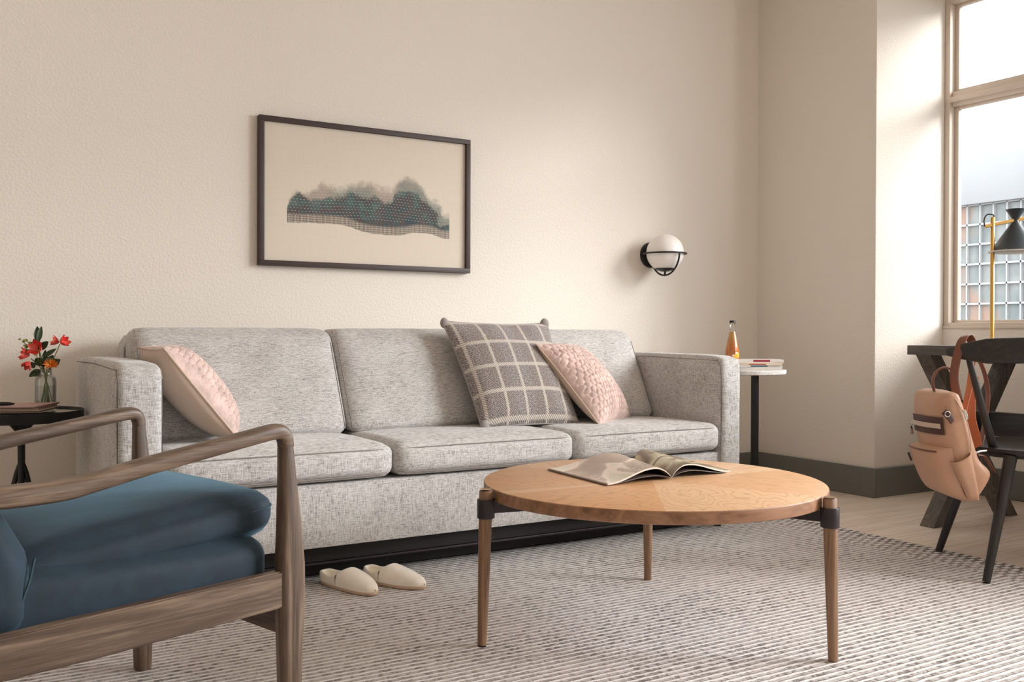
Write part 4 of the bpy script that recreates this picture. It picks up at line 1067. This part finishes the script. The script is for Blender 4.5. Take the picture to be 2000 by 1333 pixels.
def fpt(t_2, y_, out=.0):      # point on the front face: t down, y across
    i = t_2*(NB-1); k = int(min(NB-2, i)); f = F_[k].lerp(F_[k+1], i-k)
    b_ = max(-1, min(1, (y_-.135)/.128)); bul = -.030*(1-abs(b_)**2)*sin(pi*min(1, t_2*1.02))
    rnd = .020*abs(b_)**6
    return V(f.x+bul-out+rnd, y_, f.y)
# front pocket, puffed
def pk(u, v):
    t_2 = .52+.42*u; y_ = .015+.225*v
    a_, b_ = 2*u-1, 2*v-1
    o_ = .030*(max(0, 1-abs(a_)**5)*max(0, 1-b_**6))**.5+(.012*(1-u) if 0 < u else 0)
    return fpt(t_2, y_, o_*(1 if 0 < u < 1 and 0 < v < 1 else 0)-.002)
MB().grid(pk, 24, 24).make('front_pocket', 'bag_leather', bag, 80)
MB().sweep([fpt(.55, .03+.195*k/12, .034) for k in range(13)], (.0022, .0035), 8).make('pocket_piping', 'brown_leather', bag, 80)
# zip band
zb = MB()
def zband(u, v): return fpt(.335+.105*u, .022+.215*v, .004)
zb.grid(zband, 8, 16); zpo = zb.make('zip_band', 'dark_leather', bag, 80)
MB().grid(lambda u, v: fpt(.372+.030*u, .028+.19*v, .007), 4, 16).make('zip_teeth', 'pink_cloth', zpo, 80)
MB().sweep([fpt(.40, .222, .012), fpt(.43, .223, .016), fpt(.47, .224, .016)], (.004, .006), 8).make('zip_pull', 'chrome', zpo)
MB().sweep([fpt(.60, .205, .044), fpt(.66, .206, .040)], (.003, .004), 8).make('zip_pull', 'dark_leather', bag)
# top zip line running over the crown and down the near side
def spx(px, py, out=.0, y_=None): a_, z_ = B2(px, py); return V(a_, .007-out if y_ is None else y_, z_)
MB().sweep(spline([spx(1864, 770, .0, .05), spx(1866, 775, .0, .012), spx(1875, 790, .002), spx(1888, 815, .003), spx(1896, 845, .003), spx(1900, 880, .003)], 5), .0018, 8).make('top_zip', 'pink_cloth', bag, 80)
MB().sweep([spx(1884, 800, .006), spx(1887, 810, .009), spx(1889, 818, .008)], (.004, .006), 8).make('zip_pull', 'chrome', bag)
# leather tab with ring
MB().sweep(spline([spx(1845, 803, .006), spx(1853, 812, .009), spx(1862, 824, .006)], 4), (.0015, .011), 10, 3, up=(0, 0, 1)).make('ring_tab', 'dark_leather', bag, 80)
MB().sweep(arc(spx(1850, 808, .013), .009, 0, 2*pi, 20, (1, 0, 0), (0, 0, 1))[:-1], .0018, 8, closed=True).make('tab_ring', 'chrome', bag, 80)
# side pocket
def sk(u, v):
    a0, a1 = V(*B2(1862, 905), 0), V(*B2(1899, 884), 0); b0, b1 = V(*B2(1896, 978), 0), V(*B2(1918, 978), 0)
    q = a0.lerp(a1, v).lerp(b0.lerp(b1, v), u); o_ = .020*(max(0, 1-(2*v-1)**4)*(1-u**3))**.5
    if 0 < v < 1: q.y += -.006*sin(pi*v)*(1-u)
    return V(q.x, .008-o_ if 0 < v < 1 else .010, q.y)
MB().grid(sk, 16, 16).make('side_pocket', 'bag_leather', bag, 80)
MB().sweep([sk(0, k/12)+V(0, -.001, 0) for k in range(13)], .0025, 8).make('pocket_piping', 'bag_leather', bag, 80)
# grab handle
def hp(px, py, y_=.11):
    k = (BD+y_)/FPX; return V((px-1000)*k-cx0, y_, .84-(py-653)*k-cz0)
MB().sweep(spline([hp(1828, 770), hp(1822, 748), hp(1828, 727), hp(1846, 717), hp(1864, 727), hp(1868, 748), hp(1872, 768)], 5), (.0035, .008), 10, 3, up=(0, 1, 0)).make('grab_handle', 'brown_leather', bag, 80)
# strap hooked over the crest rail, then orange webbing down to the lower corners
MB().sweep(spline([hp(1872, 780, .11), hp(1864, 740, .10), hp(1868, 702, .095), hp(1876, 672, .10), hp(1883, 658, .115), hp(1890, 655, .14), hp(1897, 664, .165), hp(1903, 684, .175), hp(1907, 700, .18)], 6), (.0022, .014), 10, 3, up=(.9, -.45, .2)).make('shoulder_strap', 'brown_leather', bag, 80)
MB().sweep(spline([hp(1902, 690, .20), hp(1898, 720, .21), hp(1893, 760, .20), hp(1884, 800, .18), hp(1881, 830, .16)], 6), (.0016, .016), 8, 3, up=(.2, -1, 0)).make('webbing_strap', 'orange_webbing', bag, 80)
MB().sweep(spline([hp(1908, 735, .235), hp(1898, 780, .23), hp(1896, 820, .21), hp(1903, 850, .19), hp(1908, 874, .17)], 6), [(.0016, .014+.020*min(1, i/14)) for i in range(25)], 8, 3, up=(.2, -1, 0)).make('webbing_strap', 'orange_webbing', bag, 80)
MB().sweep(spline([hp(1912, 700, .24), hp(1924, 730, .25), hp(1930, 765, .25), hp(1928, 800, .24), hp(1920, 850, .22), hp(1915, 874, .19)], 6), (.0020, .012), 8, 3, up=(.2, -1, 0)).make('shoulder_strap', 'brown_leather', bag, 80)
MB().sweep(spline([hp(1908, 888, .07), hp(1922, 890, .08), hp(1934, 905, .09), hp(1944, 922, .09)], 5), (.003, .012), 8, 3, up=(0, -1, 0)).make('lower_strap', 'brown_leather', bag, 80)
MB().sweep([hp(1907, 884, .06), hp(1916, 881, .065), hp(1928, 880, .075)], (.003, .004), 8).make('buckle', 'chrome', bag)
